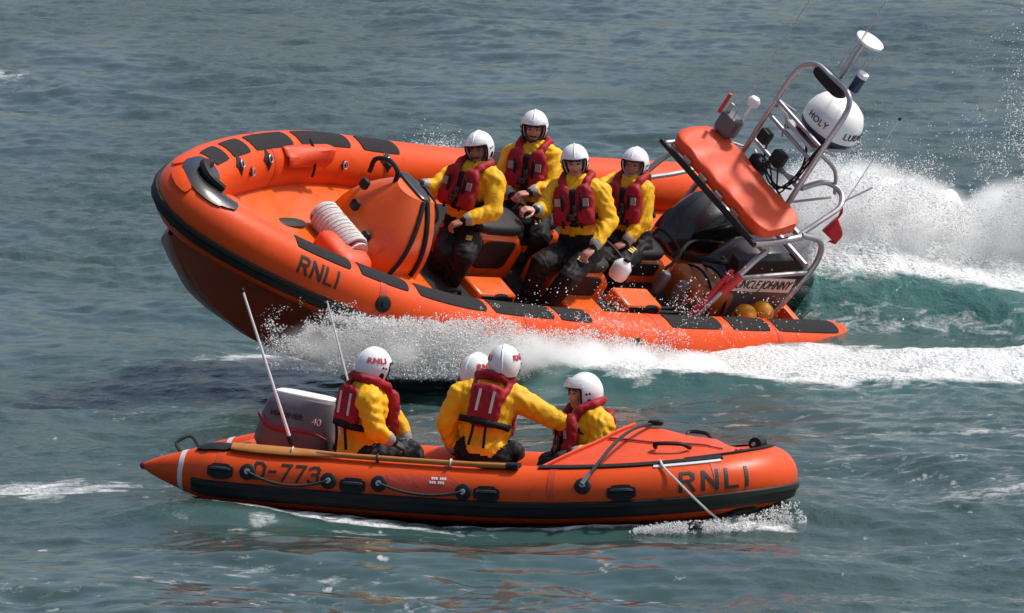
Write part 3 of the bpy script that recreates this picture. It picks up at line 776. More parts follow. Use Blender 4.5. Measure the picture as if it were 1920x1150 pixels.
MB().tube(spline([(1.42, .74, .30), (1.32, .735, .50)], 6), .042, n=10).build("leg_sleeve", M['red_mark'], rb)
MB().tube(spline([(1.62, .72, .0), (1.50, .70, .22), (1.36, .66, .50)], 8), .024, n=8).build("fire_extinguisher", M['red_mark'], rb)
# hoop aft of the bag
MB().tube(spline([(.84, .70, .96), (.62, .66, 1.10), (.40, .60, 1.22), (.32, .46, 1.28), (.46, .36, 1.30), (.72, .36, 1.22)], 26), .026, n=8).build("aft_hoop", M['steel'], rb)
# --- self-righting bag, wrinkled orange cover
bx0 = np.array([1.30, 0, .93]); R_b = np.array([unit((-.45, 0, .12)), (0, 1, 0), unit((.12, 0, .45))]).T
rg = np.random.default_rng(4); S = []
for v in np.linspace(-1, 1, 40):
    r = []; endf = (1 - abs(v) ** 14 * .35)
    for a in np.linspace(0, 2 * math.pi, 36, endpoint=False):
        ca, sa = math.cos(a), math.sin(a)
        u = .25 * math.copysign(abs(ca) ** .14, ca) * endf; w = .07 * math.copysign(abs(sa) ** .3, sa) * endf
        wr_ = .007 * (math.sin(9 * v + 5 * u * 9) * math.sin(4 * v + 3) + .7 * math.sin(17 * v - 24 * u)) + .009 * math.sin(5 * v + 11 * u + 1)
        p = np.array([u, .70 * v, w + (wr_ if w > 0 else 0)])
        r.append(np.array([1.12, 0, .985]) + R_b @ p)
    S.append(r)
bm_ = MB(); bm_.grid(np.array(S), closed_v=True); bm_.add(S[0], [tuple(range(36))]); bm_.add(S[-1], [tuple(range(36))])
bag = bm_.build("righting_bag", M['orange_cloth'], big)
for v in (-.55, -.2, .15, .5):
    MB().box(np.array([1.12, 0, .985]) + R_b @ np.array([-.272, .70 * v, -.03]), (.012, .05, .03), R_b).build("bag_lashing", M['steel'], bag)
MB().tube([np.array([1.12, 0, .985]) + R_b @ np.array([-.29, y, -.075]) for y in np.linspace(-.74, .72, 8)], .028, n=8).build("bag_rail", M['black'], bag)
# --- mast hoop with radar dome and aerials
ma = empty("mast"); ma.parent = big
MB().tube(spline([(.75, -.36, .93), (.76, -.36, 1.5), (.76, -.35, 1.98), (.74, -.24, 2.16), (.74, 0, 2.20), (.76, .24, 2.22), (.77, .35, 2.10), (.77, .355, 1.7), (.765, .36, .98)], 56), .027, n=10).build("mast_hoop", M['steel'], ma)
for z_ in (1.22, 1.5, 1.66):
    MB().tube([(.76, -.36, z_), (.765, .355, z_)], .02, n=8).build("mast_rung", M['steel'], ma)
for a_, b_ in (((.76, -.36, 1.0), (.76, .355, 1.30)), ((.70, -.30, 1.12), (.70, .30, .98)), ((.76, -.36, 1.66), (.50, -.30, 1.58)), ((.765, .355, 1.66), (.50, .34, 1.58)), ((.77, .355, 1.05), (.48, .52, 1.26)), ((.75, -.36, 1.10), (.92, -.60, 1.02))):
    MB().tube([a_, b_], .013, n=6).build('mast_brace', M['steel'], ma)
for k_ in range(3):
    MB().tube(spline([(.80, -.30 + .05 * k_, .98), (.84, -.10 + .08 * k_, 1.16 + .05 * k_), (.80, .12 + .06 * k_, 1.06), (.79, .30, 1.24 + .12 * k_), (.79, .345, 1.75)], 24), .008, n=5).build('cable', M['black'], ma)
for y_ in (-.34, .34):
    MB().tube(spline([(.30, y_ * 1.2, 1.22), (.45, y_ * 1.1, 1.45), (.74, y_, 1.60)], 12), .018, n=8).build("mast_stay", M['steel'], ma)
MB().tube(spline([(.76, .30, 1.2), (.70, .2, 1.45), (.73, .05, 1.62), (.76, -.1, 1.55)], 20), .012, n=6).build("cable", M['black'], ma)
MB().tube(spline([(.76, .30, 1.16), (.72, .1, 1.05), (.74, -.1, 1.12), (.76, -.2, 1.3)], 20), .010, n=6).build("cable", M['black'], ma)
DS = lambda L: [(a * .85, b * .78) for a, b in L]
dm = empty("radar"); dm.parent = ma
Rd = frame_z((.0, .0, 1.0)); dc = np.array([.42, .06, 1.62])
MB().box((.52, .06, 1.585), (.26, .20, .018)).build("radar_bracket", M['steel'], dm)
dc = np.array([.44, .06, 1.62]); k = MB(); k.lathe(DS([(.001, .015), (.26, .015), (.315, .05), (.322, .10)]), dc, n=40); k.build("radar_base", M['navy'], dm)
k = MB(); k.lathe(DS([(.322, .10), (.326, .125)]), dc, n=40); k.lathe(DS([(.326, .125), (.324, .16)]), dc, n=40); k.build("radar_band", M['white'], dm)
k = MB(); k.lathe(DS([(.324, .16), (.328, .185), (.322, .24), (.30, .32), (.255, .40), (.18, .455), (.09, .48), (.001, .485)]), dc, n=40); k.build("radar_dome", M['white'], dm)
def wrap_text(txt, size, ang, hgt, name):
    me = text_mesh(txt, size, .004, spacing=1.1)
    bm = bmesh.new(); bm.from_mesh(me); bmesh.ops.subdivide_edges(bm, edges=[e for e in bm.edges if e.calc_length() > .03], cuts=2)
    for v in bm.verts:
        a = ang + v.co.x / .28; rr = .2792 + v.co.z
        v.co = Vector((dc[0] + rr * math.cos(a), dc[1] + rr * math.sin(a), dc[2] + hgt + v.co.y))
    bm.to_mesh(me); bm.free()
    obj(name, me, M['navy'], dm, smooth=False)
wrap_text("HOLY", .085, rad(8), .172, "radar_lettering")
wrap_text("LUDUI", .095, rad(98), .168, "radar_lettering")
MB().lathe([(.02, 0), (.02, .40)], (.62, .0, 2.20), n=10).build("pole", M['steel'], ma)
gp = empty("antenna_disc"); gp.parent = ma
k = MB(); k.lathe([(.001, -.02), (.10, -.02), (.135, .0), (.135, .02), (.10, .035), (.001, .045)], (.56, .0, 2.62), n=32); k.build("disc", M['white'], gp)
for a in np.linspace(0, 2 * math.pi, 5, endpoint=False):
    p = np.array([.56 + .115 * math.cos(a), .115 * math.sin(a), 2.62])
    MB().tube([p + (0, 0, -.38), p + (0, 0, .02 if a else .30)], .004, n=5).build("whip_rod", M['steel'], gp)
k = MB(); k.lathe([(.001, 0), (.05, 0), (.05, .15), (.046, .16)], (.62, .18, 2.21), n=18); lo = k.build("lamp_body", M['navy'], ma)
k = MB(); k.lathe([(.052, .15), (.052, .19), (.001, .195)], (.62, .18, 2.21), n=18); k.build("lamp_cap", M['white'], lo)
b = MB(); b.sup((.70, -.02, 2.14), (.08, .2, .06), e=.5); b.build("searchlight", M['black'], ma)
# aerials and instruments on the starboard shoulder of the roll bar
b = MB(); b.tube([(.95, -.62, .95), (.92, -.62, 1.38)], .022, n=8); so = b.build("instrument_post", M['steel'], rb)
b = MB(); b.sup((.90, -.55, 1.20), (.08, .10, .10), e=.3); b.build("instrument_box", M['grey_cowl'], so)
b = MB(); b.tube([(.98, -.66, 1.25), (.98, -.66, 1.46)], .018, n=8); b.build("red_flare", M['red_mark'], so)
b = MB(); b.lathe([(.014, 0), (.014, .18), (.055, .19), (.06, .24), (.04, .27), (.001, .275)], (.84, -.50, 1.28), n=16); b.build("white_lamp", M['white'], so)
for i_, (p0, L_) in enumerate((((.86, -.58, 1.1), 1.55), ((.40, .62, 1.20), 1.05), ((.62, -.05, 2.25), .80))):
    p0 = np.array(p0); w_ = MB(); w_.tube([p0, p0 + (.0, 0, L_)], .0045, n=5); wo = w_.build("whip_aerial", M['steel'], ma)
    if i_ < 2: t_ = MB(); t_.sup(p0 + (0, 0, L_), (.014, .014, .018), e=1, n=8, m=10); t_.build("aerial_tip", M['black'], wo)
for c_, h_ in (((.80, -.12, 1.08), (.09, .10, .12)), ((.78, .02, 1.28), (.07, .08, .09)), ((.80, -.22, 1.34), (.06, .07, .08)), ((.86, .16, .98), (.07, .06, .10))):
    b = MB(); b.sup(c_, [q_ * .8 for q_ in h_], e=.28, n=10, m=14); b.build("deck_lamp" , M['black'] if c_[1] != .16 else M['maroon'], rb)
# ensign on a short staff
MB().tube([(.36, .55, 1.22), (.10, .58, 1.44)], .008, n=6).build("flag_staff", M['steel'], rb)
fg = MB(); P = []
for u in np.linspace(0, 1, 12):
    P.append([(.33 - .24 * u + .03 * math.sin(7 * u), .56 + .05 * math.sin(9 * u + 2 * v), 1.22 - .38 * u - (.30 - .20 * u) * v) for v in np.linspace(0, 1, 7)])
fg.grid(np.array(P)); f_ = fg.build("ensign", M['flag'], rb); f_.modifiers.new("solid", 'SOLIDIFY').thickness = .004
# --- name panel on the port side of the stern
np_ = MB(); np_.prism([(1.28, .56), (.38, .60), (.32, .38), (1.22, .40)], .50, .615); npo = np_.build("stern_locker", M['black'], big, bevel=.01)
np2 = MB(); np2.prism([(1.20, .38), (.36, .38), (.34, .22), (1.14, .22)], .52, .612); brd = np2.build("name_board", M['white'], big, bevel=.004)
np3 = MB(); np3.prism([(1.10, .21), (.34, .21), (.32, -.12), (1.0, -.12)], .50, .60); np3.build("stern_skirt", M['grey_cowl'], big, bevel=.01)
me = text_mesh("UNCLE JOHNNY", .135, .003, shear=.15)
xs_ = [v.co.x for v in me.vertices]; k_ = .74 / (max(xs_) - min(xs_))
for v in me.vertices: v.co = Vector((.755 - v.co.x * k_ + .25 * v.co.y * 0, .6155 + v.co.z, .30 + v.co.y))
obj("name_lettering", me, M['print_blk'], brd, smooth=False)

# ------------------------------------------------------------------ loose gear lying in the big boat (things of their own)
def far_pt(p): return FAR_T + FAR_M @ (np.asarray(p, float) * FAR_S)
def far_obj(o):                            # place a free object built in the boat's axes
    o.matrix_world = np_mtx(FAR_M, FAR_T, FAR_S); return o
cr = empty("rope_drum", mtx=np_mtx(FAR_M, far_pt((5.70, 0, .20)), FAR_S)); tag(cr, "white rope wound in a fat roll in front of the steering console", "rope")
hx = MB(); tt = np.linspace(0, 12 * 2 * math.pi, 260)
hx.tube(np.c_[.125 * np.cos(tt), np.linspace(-.25, .25, 260), .125 * np.sin(tt)], .022, n=6); hx.build("rope_turns", M['rope_w'], cr)
k = MB(); k.tube([(0, -.27, 0), (0, .27, 0)], .11, n=16); k.build("drum_core", M['maroon'], cr)
for y_ in (-.275, .275):
    k = MB(); k.tube([(0, y_ - .008, 0), (0, y_ + .008, 0)], .115, n=20); k.build("end_plate", M['rope_w'], cr)
b = MB(); b.sup((5.78, .22, .13), (.20, .26, .13), e=.6); sb = b.build("stowage_bag", M['orange_cloth'], None)
tag(far_obj(sb), "orange stowage bag lying under the white rope roll in the bow", "bag")
for i_, (c_, lb) in enumerate((((.72, .74, .06), "amber yellow rope bag at the stern, the one nearer the stern"), ((.98, .78, .05), "amber yellow rope bag at the stern, the one nearer the crew"))):
    b = MB(); b.sup((0, 0, 0), (.10, .10, .13), e=.75)
    yb = empty("rope_bag", mtx=np_mtx(FAR_M, far_pt(c_), FAR_S)); tag(yb, lb, "bag", "rope bags at the stern")
    b.build("bag_body", M['yellow_bag'], yb)
    t = np.linspace(0, 2 * math.pi, 16, endpoint=False); MB().tube([(.10 * math.cos(a), .10 * math.sin(a), .02) for a in t], .01, n=6, closed=True).build("bag_cord", M['strap'], yb)
jg = empty("white_canister", mtx=np_mtx(FAR_M, far_pt((2.62, .52, .34)), FAR_S)); tag(jg, "small white canister beside the knees of the seated crew", "canister")
k = MB(); k.lathe([(.001, -.09), (.07, -.09), (.085, -.06), (.085, .04), (.05, .09), (.03, .10)], n=20); k.build("canister_body", M['white'], jg)
k = MB(); k.lathe([(.032, .10), (.032, .13), (.001, .132)], n=14); k.build("canister_cap", M['black'], jg)
# ------------------------------------------------------------------ the small inflatable lifeboat in front
def near_sheer(x): return np.where(x < 0, .06 * (x / 2.3) ** 2, .25 * (np.clip(x, 0, 9) / 2.4) ** 2)
tip_smooth = 14
NT = plan_tube(.72, 2.12, .85, 2.1, .222, near_sheer, x0=-2.58, cone=.55, cone_r=.10)
small = empty("inflatable_dinghy", mtx=np_mtx(NEAR_M, NEAR_T))
tag(small, "small orange inflatable lifeboat low in the water in front with paddle on its side", "lifeboat")
nb = NT.q_of_x(20)
ns = lambda x: NT.q_of_x(x, True)
npo_ = lambda x: NT.q_of_x(x, False)
tb = NT.skin(MB(), 32); ntube = tb.build("inflatable_tube", M['orange'], small)
for e in (0, -1):
    k = MB(); k.sup(NT.p[e] + np.array([-.0, 0, 0]), (.035, .03, .03), e=1, n=8, m=10); k.build("cone_tip", M['maroon'], ntube)
A = np.array([-44, -42, -35, -29, -24, -18, -11, -8]); O = np.array([-.01, .020, .030, .022, .018, .028, .018, -.01])
st = MB(); Q = np.linspace(.42, NT.L - .42, 170); st.grid(NT.at(Q[:, None], A[None], O[None])); st.build("rubbing_strake", M['black'], small)
for sd in (ns, npo_):
    NT.patch(MB(), sd(-2.26) - .02, sd(-2.26) + .02, -120, 150, th=.004, nq=3, na=40).build("silver_tape", M['tape'], ntube)
for x in (-1.95, -.2, .62, 1.75):
    for q in (ns(x), npo_(x)): NT.patch(MB(), q - .028, q + .028, -60, 215, th=.003, nq=2, na=40).build("seam_tape", M['seam'], ntube)
# black handle pads along the side
def handle(x, a=3):
    q = ns(x); o = NT.patch(MB(), q - .10, q + .10, a - 14, a + 15, th=.016, rnd=.3, nq=8, na=8).build("carry_handle", M['black'], small)
    k = MB(); k.tube(NT.at(np.linspace(q - .075, q + .075, 8), np.full(8, a + 4.), np.r_[.015, .045, .052, .054, .054, .052, .045, .015]), .014, n=6); k.build("handle_grip", M['black_gloss'], o)
for x, a in ((-1.93, 10), (-.90, 4), (.13, 4), (1.13, 6)): handle(x, a)
def ngrom(x, a, r=.062):
    g = NT.disc(MB(), ns(x), a, r, th=.016).build("grommet", M['black'], small)
    NT.disc(MB(), ns(x), a, r * .35, th=.038, n=12).build("grommet_boss", M['steel'], g)
for x, a in ((-1.72, 14), (-1.09, 10), (-.70, 12), (-.05, 6), (.86, 22)): ngrom(x, a)
def lifeline(xa, aa, xb, ab, sag):
    t = np.linspace(0, 1, 18); q = ns(xa) + (ns(xb) - ns(xa)) * t
    MB().tube(NT.at(q, aa + (ab - aa) * t - sag * 4 * t * (1 - t), .03), .011, n=6).build("life_line", M['rope_b'], small)
lifeline(-1.72, 14, -1.09, 10, 16); lifeline(-.70, 12, -.05, 6, 12)
NT.patch(MB(), ns(-.68), ns(-.08), -8, 36, th=.006, rnd=.25, nq=14, na=10).build("side_pocket", mat('red_orange_fabric', (.60, .055, .018), .5, var=.12, vscale=6, bump=.4, bscale=12), small)
# lettering
NT.glyphs(MB(), "D-773", ns(-1.42), 19, .125, wid=.15, gap=.34, lean=.12).build("lettering", M['print_blk'], small, smooth=False)
NT.glyphs(MB(), "RNLI", ns(1.725), 19, .138, wid=.17, gap=.46, lean=.12).build("lettering", M['print_blk'], small, smooth=False)
wt = MB()
for r_, a_ in enumerate((29, 21)):
    for c_, x_ in enumerate((-.30, -.235)):
        q = ns(x_ - .012 * r_)
        for k in range(3): NT.patch(wt, q + k * .017, q + k * .017 + .012, a_ - 2.6, a_ + 2.6, th=.010, nq=2, na=3, base=.003)
wt.build("white_print", M['white'], small, smooth=False)
# grey and black edging where the bow canopy laces to the tube
NT.patch(MB(), ns(.50), ns(1.82), 66, 80, th=.014, nq=26, na=4).build("canopy_edging", M['black'], small)
NT.patch(MB(), ns(1.36), ns(1.80), 57, 64, th=.010, nq=14, na=3).build("silver_tape", M['tape'], small)
# dark pads under the bow
for dq in (-.42, -.02): NT.patch(MB(), nb + dq - .15, nb + dq + .15, -108, -52, th=.03, rnd=.5, nq=10, na=10).build("keel_pad", M['black'], small)
# hull skin under the tubes and floor
half2 = int(np.argmax(NT.p[:, 0])); sec = []; flr = []
for x in np.linspace(-2.2, 1.98, 34):
    ty = float(np.interp(x, NT.p[:half2 + 1, 0], -NT.p[:half2 + 1, 1])); tz = float(near_sheer(np.array(x)))
    w = max(ty + .02, .02); kz = tz - .30 - .06 * max(0, 1 - abs(x - .8) / 2)
    sec.append([(x, w * k, tz - .19 - (abs(kz - tz) - .19) * (1 - abs(k) ** 1.5)) for k in np.linspace(-1, 1, 11)])
    flr.append([(x, max(ty - .1, .02) * k, tz - .13 + .06 * abs(k) ** 5) for k in np.linspace(-1, 1, 9)])
MB().grid(np.array(sec)).build("hull_skin", M['orange'], small)
MB().grid(np.array(flr)).build("floor", M['orange_gel'], small)
b = MB(); b.prism([(-.66, -.22), (.66, -.22), (.70, .22), (-.70, .22)], -2.06, -1.99, axes=(1, 2, 0)); b.build("transom", M['orange_gel'], small, bevel=.01)
b = MB(); b.sup((-1.2, 0, .0), (.26, .42, .13), e=.5); b.build("fuel_bag", M['black'], small)
# bow canopy: a tent of orange fabric laced between the tubes
P = []
for t in np.linspace(0, 1, 26):
    row = []
    for k in np.linspace(-1, 1, 25):
        xa = .50 + .56 * (1 - abs(k) ** 1.3)              # curved aft edge, peak forward
        x = xa + (1.86 - xa) * t
        ty = float(np.interp(x, NT.p[:half2 + 1, 0], -NT.p[:half2 + 1, 1])); tz = float(near_sheer(np.array(x)))
        ridge = .52 - .10 * t
        edge = tz + .205
        z = edge + (ridge - edge) * (1 - abs(k) ** 1.25) * (1 - max(0, t - .8) * 2.5) + .012 * math.sin(9 * k + 7 * t) * math.sin(5 * t + 3 * k) * (1 - abs(k))
        row.append((x, (ty - .02) * k, z))
    P.append(row)
can = MB().grid(np.array(P)).build("bow_canopy", M['orange_cloth'], small); can.modifiers.new("solid", 'SOLIDIFY').thickness = .012
MB().tube([np.array(P[0][j]) + (0, 0, .008) for j in range(25)], .014, n=6).build("canopy_hem", M['orange_cloth'], can)
MB().tube([np.array(P[i][7]) + (0, 0, .012) for i in range(1, 24)], .008, n=5).build("canopy_seam", M['maroon'], can)
# black lashing from the canopy peak to the grommet, and the one on the far side
pk = np.array(P[4][12]) + (0, 0, .02)
a1 = NT.at(ns(.86), 22, .05)
def over(p, q, lift=.03, n=14):
    t = np.linspace(0, 1, n)[:, None]; return p + (q - p) * t + np.array([0, 0, lift]) * (4 * t * (1 - t))
MB().tube(np.vstack([over(pk, NT.at(ns(.98), 75, .05), .07), a1[None]]), .014, n=6).build("canopy_lashing", M['rope_b'], small)
MB().tube([a1, NT.at(ns(.91), 40, .05)], .018, n=6).build("shackle", M['steel'], small)
MB().tube(over(pk, NT.at(npo_(.9), 70, .03), .06), .012, n=6).build("canopy_lashing", M['rope_b'], small)
b = MB(); b.sup(pk + (.03, .02, .015), (.06, .035, .022), e=.6); b.build("peak_fitting", M['black'], small)
MB().tube(spline([np.array(P[14][18]) + (0, 0, .02), np.array(P[15][20]) + (0, 0, .10), np.array(P[18][20]) + (0, 0, .09), np.array(P[19][18]) + (0, 0, .02)], 14), .016, n=6).build("canopy_handle", M['black'], small)
MB().tube(spline([np.array(P[12][5]) + (0, 0, .02), np.array(P[13][4]) + (0, 0, .07), np.array(P[17][4]) + (0, 0, .07), np.array(P[18][5]) + (0, 0, .02)], 14), .018, n=6).build("canopy_handle", M['black'], small)
b = MB(); b.tube([NT.at(nb - .10, 105, .035), NT.at(nb + .12, 105, .035)], .05, n=14); rl = b.build("bow_roller", M['black'], small)
b = MB(); b.tube([NT.at(nb - .13, 105, .035), NT.at(nb + .15, 105, .035)], .015, n=8); b.build("roller_pin", M['steel'], rl)
NT.patch(MB(), nb - .8, nb + .8, 82, 94, th=.014, nq=30, na=3).build("bow_edging", M['black'], small)
MB().tube(spline([NT.at(ns(-2.32), 105, .01), NT.at(ns(-2.36), 110, .09), NT.at(ns(-2.26), 112, .12), NT.at(ns(-2.18), 112, .02)], 14), .014, n=6).build("stern_loop", M['rope_b'], small)
NT.patch(MB(), ns(-2.16), ns(-1.86), 55, 88, th=.02, rnd=.3).build("stern_pad", M['black'], small)
NT.patch(MB(), ns(.02), ns(.36), 62, 96, th=.022, rnd=.3).build("thigh_pad", M['black'], small)
# --- outboard motor, tilted a little, grey cowl with maroon swoosh
om = empty("outboard_engine"); om.parent = small
c0 = np.array([-1.60, .18, .38]); Rm = np.array(Matrix.Rotation(rad(8), 3, 'Y'))
S = []
for zz, lx, ly, ox in ((-.20, .28, .17, 0), (-.15, .31, .195, 0), (.0, .30, .20, .005), (.14, .275, .19, .015), (.21, .25, .17, .02), (.235, .21, .13, .02)):
    r = []
    for a in np.linspace(0, 2 * math.pi, 28, endpoint=False):
        ca, sa = math.cos(a), math.sin(a)
        r.append(c0 + Rm @ np.array([ox + lx * math.copysign(abs(ca) ** .4, ca), ly * math.copysign(abs(sa) ** .45, sa), zz]))
    S.append(r)
k = MB(); k.grid(np.array(S), closed_v=True); k.add(S[0], [tuple(range(28))]); k.add(S[-1], [tuple(range(28))])
cw = k.build("cowling", M['grey_cowl'], om)
k = MB(); k.sup(c0 + Rm @ np.array([.02, 0, .232]), (.235, .15, .02), Rm, e=.5); k.build("cowl_top", M['white'], cw)
k = MB(); k.sup(c0 + Rm @ np.array([0, 0, -.235]), (.30, .19, .045), Rm, e=.45); k.build("lower_cowl", M['black'], om)
k = MB(); k.prism([(c0[0] - .14, .18), (c0[0] + .10, .18), (c0[0] + .04, -.55), (c0[0] - .10, -.55)], c0[1] - .06, c0[1] + .06); k.build("drive_leg", M['grey_cowl'], om, bevel=.02)
sw = MB(); ys = c0[1] - .205
Pt = [(-.29, .055), (-.22, -.01), (-.1, -.04), (.05, -.025), (.18, -.03), (.29, -.06)]
Pw = [.025, .05, .05, .04, .025, .008]; sq = spline([(a, 0, b) for a, b in Pt], 25); sw_w = np.interp(np.linspace(0, 1, len(sq)), np.linspace(0, 1, 6), Pw)
def cowl_y(x):  return -.2045 * (max(0, 1 - abs(x / .3) ** 5)) ** .2 if abs(x) < .3 else -.1
sw.grid(np.array([[c0 + Rm @ np.array([p[0], -.2035 + .02 * max(0, abs(p[0]) - .22) / .08, p[2] + s_ * w_ * .5]) for s_ in (-1, 0, 1)] for p, w_ in zip(sq, sw_w)])); swo = sw.build("cowl_swoosh", M['maroon'], cw)
swo.modifiers.new("solid", 'SOLIDIFY').thickness = .012
me = text_mesh("MARINER", .062, .006); 
for v in me.vertices: v.co = Vector(c0 + Rm @ np.array([v.co.x * 1.0 - .06, -.2000 - v.co.z, v.co.y + .075]))
obj("cowl_lettering", me, M['print_blk'], cw, smooth=False)
me = text_mesh("40", .075, .006)
for v in me.vertices: v.co = Vector(c0 + Rm @ np.array([v.co.x + .18, -.1985 - v.co.z, v.co.y + .06]))
obj("cowl_lettering", me, M['tape'], cw, smooth=False)
MB().tube(spline([c0 + (.28, -.02, -.16), c0 + (.45, -.05, -.10), c0 + (.62, -.1, -.06)], 8), .022, n=8).build("tiller", M['black'], om)
# --- two white aerial poles
pA = W(545, 826, NEAR_T[1] + .25); pA2 = W(455, 545, NEAR_T[1] + .25)
pB = W(664, 760, NEAR_T[1] + 1.0); pB2 = W(612, 560, NEAR_T[1] + 1.0)
inv = np.linalg.inv(NEAR_M)
for p, q, r in ((pA, pA2, .011), (pB + (pB - pB2) * .45, pB2, .008)):
    a_ = inv @ (p - NEAR_T); b_ = inv @ (q - NEAR_T)
    k = MB(); k.tube([a_, b_], [r * 1.2, r * .8], n=8); po = k.build("aerial_pole", M['white'], small)
    k = MB(); k.tube([a_ - (b_ - a_) * .03, a_ + (b_ - a_) * .03], r * 2, n=8); k.build("pole_socket", M['black'], po)
    k = MB(); k.sup(b_, (.016, .016, .02), e=1, n=8, m=10); k.build("pole_tip", M['black'], po)
# bow painter, white, hanging from the canopy edge into the water
bl = [NT.at(ns(1.41), 72, .03), NT.at(ns(1.43), 50, .02), NT.at(ns(1.50), 20, .03), NT.at(ns(1.62), -20, .05), NT.at(ns(1.76), -60, .07), NT.at(ns(1.90), -80, .12)]
MB().tube(spline(bl, 30), .009, n=6).build("bow_line", M['rope_w'], small)
# --- paddle lying along the top of the near tube (its own thing)
pd = empty("paddle", mtx=np_mtx(NEAR_M, NEAR_T)); tag(pd, "wooden paddle lashed along the near side of the small boat", "paddle")
pa, pb = NT.at(ns(-1.88), 52, .035), NT.at(ns(.30), 50, .035)
ts = np.linspace(0, 1, 24); base = np.array([NT.at(ns(-1.88 + 2.18 * t), 66 - 4 * t, .033) for t in ts])
k = MB(); k.tube(base[7:], .021, n=10); k.build("shaft", M['wood'], pd)
S = []
for i in range(0, 10):
    t = i / 9; wv = .018 + .036 * math.sin(math.pi * min(1, .22 + t * .78)) ** .8 if t < .999 else .02
    q = ns(-1.88 + 2.18 * ts[i]); r0 = .222; da = math.degrees(wv / r0); r = []
    for a in np.linspace(0, 2 * math.pi, 12, endpoint=False): r.append(NT.at(q, 66 + da * math.cos(a), .032 + .014 * math.sin(a)))
    S.append(r)
k = MB(); k.grid(np.array(S), closed_v=True); k.add(S[0], [tuple(range(12))]); k.add(S[-1], [tuple(range(12))]); k.build("blade", M['wood'], pd)
k = MB(); k.tube([base[-1] - .04 * unit(base[-1] - base[-2]), base[-1] + .05 * unit(base[-1] - base[-2])], .028, n=10); k.build("grip", M['black'], pd)
for i in (5, 12, 18):
    th = np.linspace(0, 2 * math.pi, 14, endpoint=False); t_ = unit(base[i + 1] - base[i]); R3 = frame_z(t_)
    k = MB(); k.tube([base[i] + R3 @ np.array([.028 * math.cos(a), .028 * math.sin(a), 0]) for a in th], .008, n=5, closed=True); k.build("lashing", M['rope_w'] if i != 12 else M['rope_b'], pd)
# ------------------------------------------------------------------ people
def cap_mesh(mb, p, q, r0, r1, n=12):
    p, q = np.asarray(p, float), np.asarray(q, float); d = q - p; L = np.linalg.norm(d); R3 = frame_z(d)
    prof = [(r0 * math.cos(a), r0 * math.sin(a)) for a in np.linspace(-math.pi / 2, 0, 5)] + [(r1 * math.cos(a), L + r1 * math.sin(a)) for a in np.linspace(0, math.pi / 2, 5)]
    mb.lathe([(max(a, 1e-4), b) for a, b in prof], p, R3, n)
def cap_sd(X, p, q, r0, r1):
    d = q - p; t = np.clip(((X - p) @ d) / (d @ d + 1e-12), 0, 1)
    return np.linalg.norm(X - p - t[:, None] * d, axis=1) - (r0 + (r1 - r0) * t)
def ell_sd(X, c, h, R3):
    k = ((X - c) @ R3) / h; n = np.linalg.norm(k, axis=1); return (n - 1) * n / (np.linalg.norm(k / h, axis=1) + 1e-9)
class Body:
    """overlapping tapered volumes fused into one continuous skin; every volume names the cloth it belongs to"""
    def __init__(s): s.mb = MB(); s.pr = []
    def cap(s, p, q, r0, r1, tagm): p, q = np.asarray(p, float), np.asarray(q, float); cap_mesh(s.mb, p, q, r0, r1); s.pr.append(('c', p, q, r0, r1, tagm))
    def ell(s, c, h, R3, tagm, e=1.0): s.mb.sup(c, h, R3, e=e, n=14, m=18); s.pr.append(('e', np.asarray(c, float), np.asarray(h, float) , np.asarray(R3), tagm))
    def build(s, name, mats, parent, voxel=.014, smooth=4, wrinkle=0.0, seed=0, shrink=0.0):
        me = s.mb.mesh(); me = mesh_via_modifiers(me, [('REMESH', dict(mode='VOXEL', voxel_size=voxel)), ('SMOOTH', dict(factor=.5, iterations=smooth))])
        n = len(me.vertices); V = np.empty(n * 3, np.float32); me.vertices.foreach_get("co", V); V = V.reshape(-1, 3).astype(float)
        keys = list(mats.keys()); D = np.full((len(keys), n), 9.0)
        for p in s.pr:
            d = cap_sd(V, *p[1:5]) if p[0] == 'c' else ell_sd(V, p[1], p[2], p[3])
            k = keys.index(p[-1]); D[k] = np.minimum(D[k], d)
        lab = D.argmin(0)
        if wrinkle:
            Nn = np.empty(n * 3, np.float32); me.vertices.foreach_get("normal", Nn); Nn = Nn.reshape(-1, 3)
            c = V - V.mean(0)
            w = (np.sin(c[:, 2] * 55 + 9 * np.sin(c[:, 0] * 13 + seed) + 5 * np.sin(c[:, 1] * 17)) + .8 * np.sin(c[:, 0] * 48 + c[:, 2] * 30 + 7 * np.sin(c[:, 2] * 11 + seed)) + .6 * np.sin(c[:, 1] * 60 - c[:, 2] * 42 + 4 * np.sin(c[:, 0] * 21)))
            amp = np.array([wrinkle if k in ('yellow', 'trouser', 'jacket') else 0 for k in keys])[lab]
            V += Nn * (w * amp)[:, None]
            me.vertices.foreach_set("co", V.astype(np.float32).ravel())
        P = np.empty(len(me.polygons) * 4, np.int32) if all(p.loop_total == 4 for p in me.polygons) else None
        if P is not None:
            lv = np.empty(len(me.loops), np.int32); me.loops.foreach_get("vertex_index", lv); ml = np.sort(lab[lv.reshape(-1, 4)], 1)[:, 1]
        else: ml = np.array([lab[p.vertices[0]] for p in me.polygons])
        me.materials.clear()
        o = obj(name, me, [mats[k] for k in keys], parent)
        me.polygons.foreach_set("material_index", ml.astype(np.int32)); me.update()
        return o
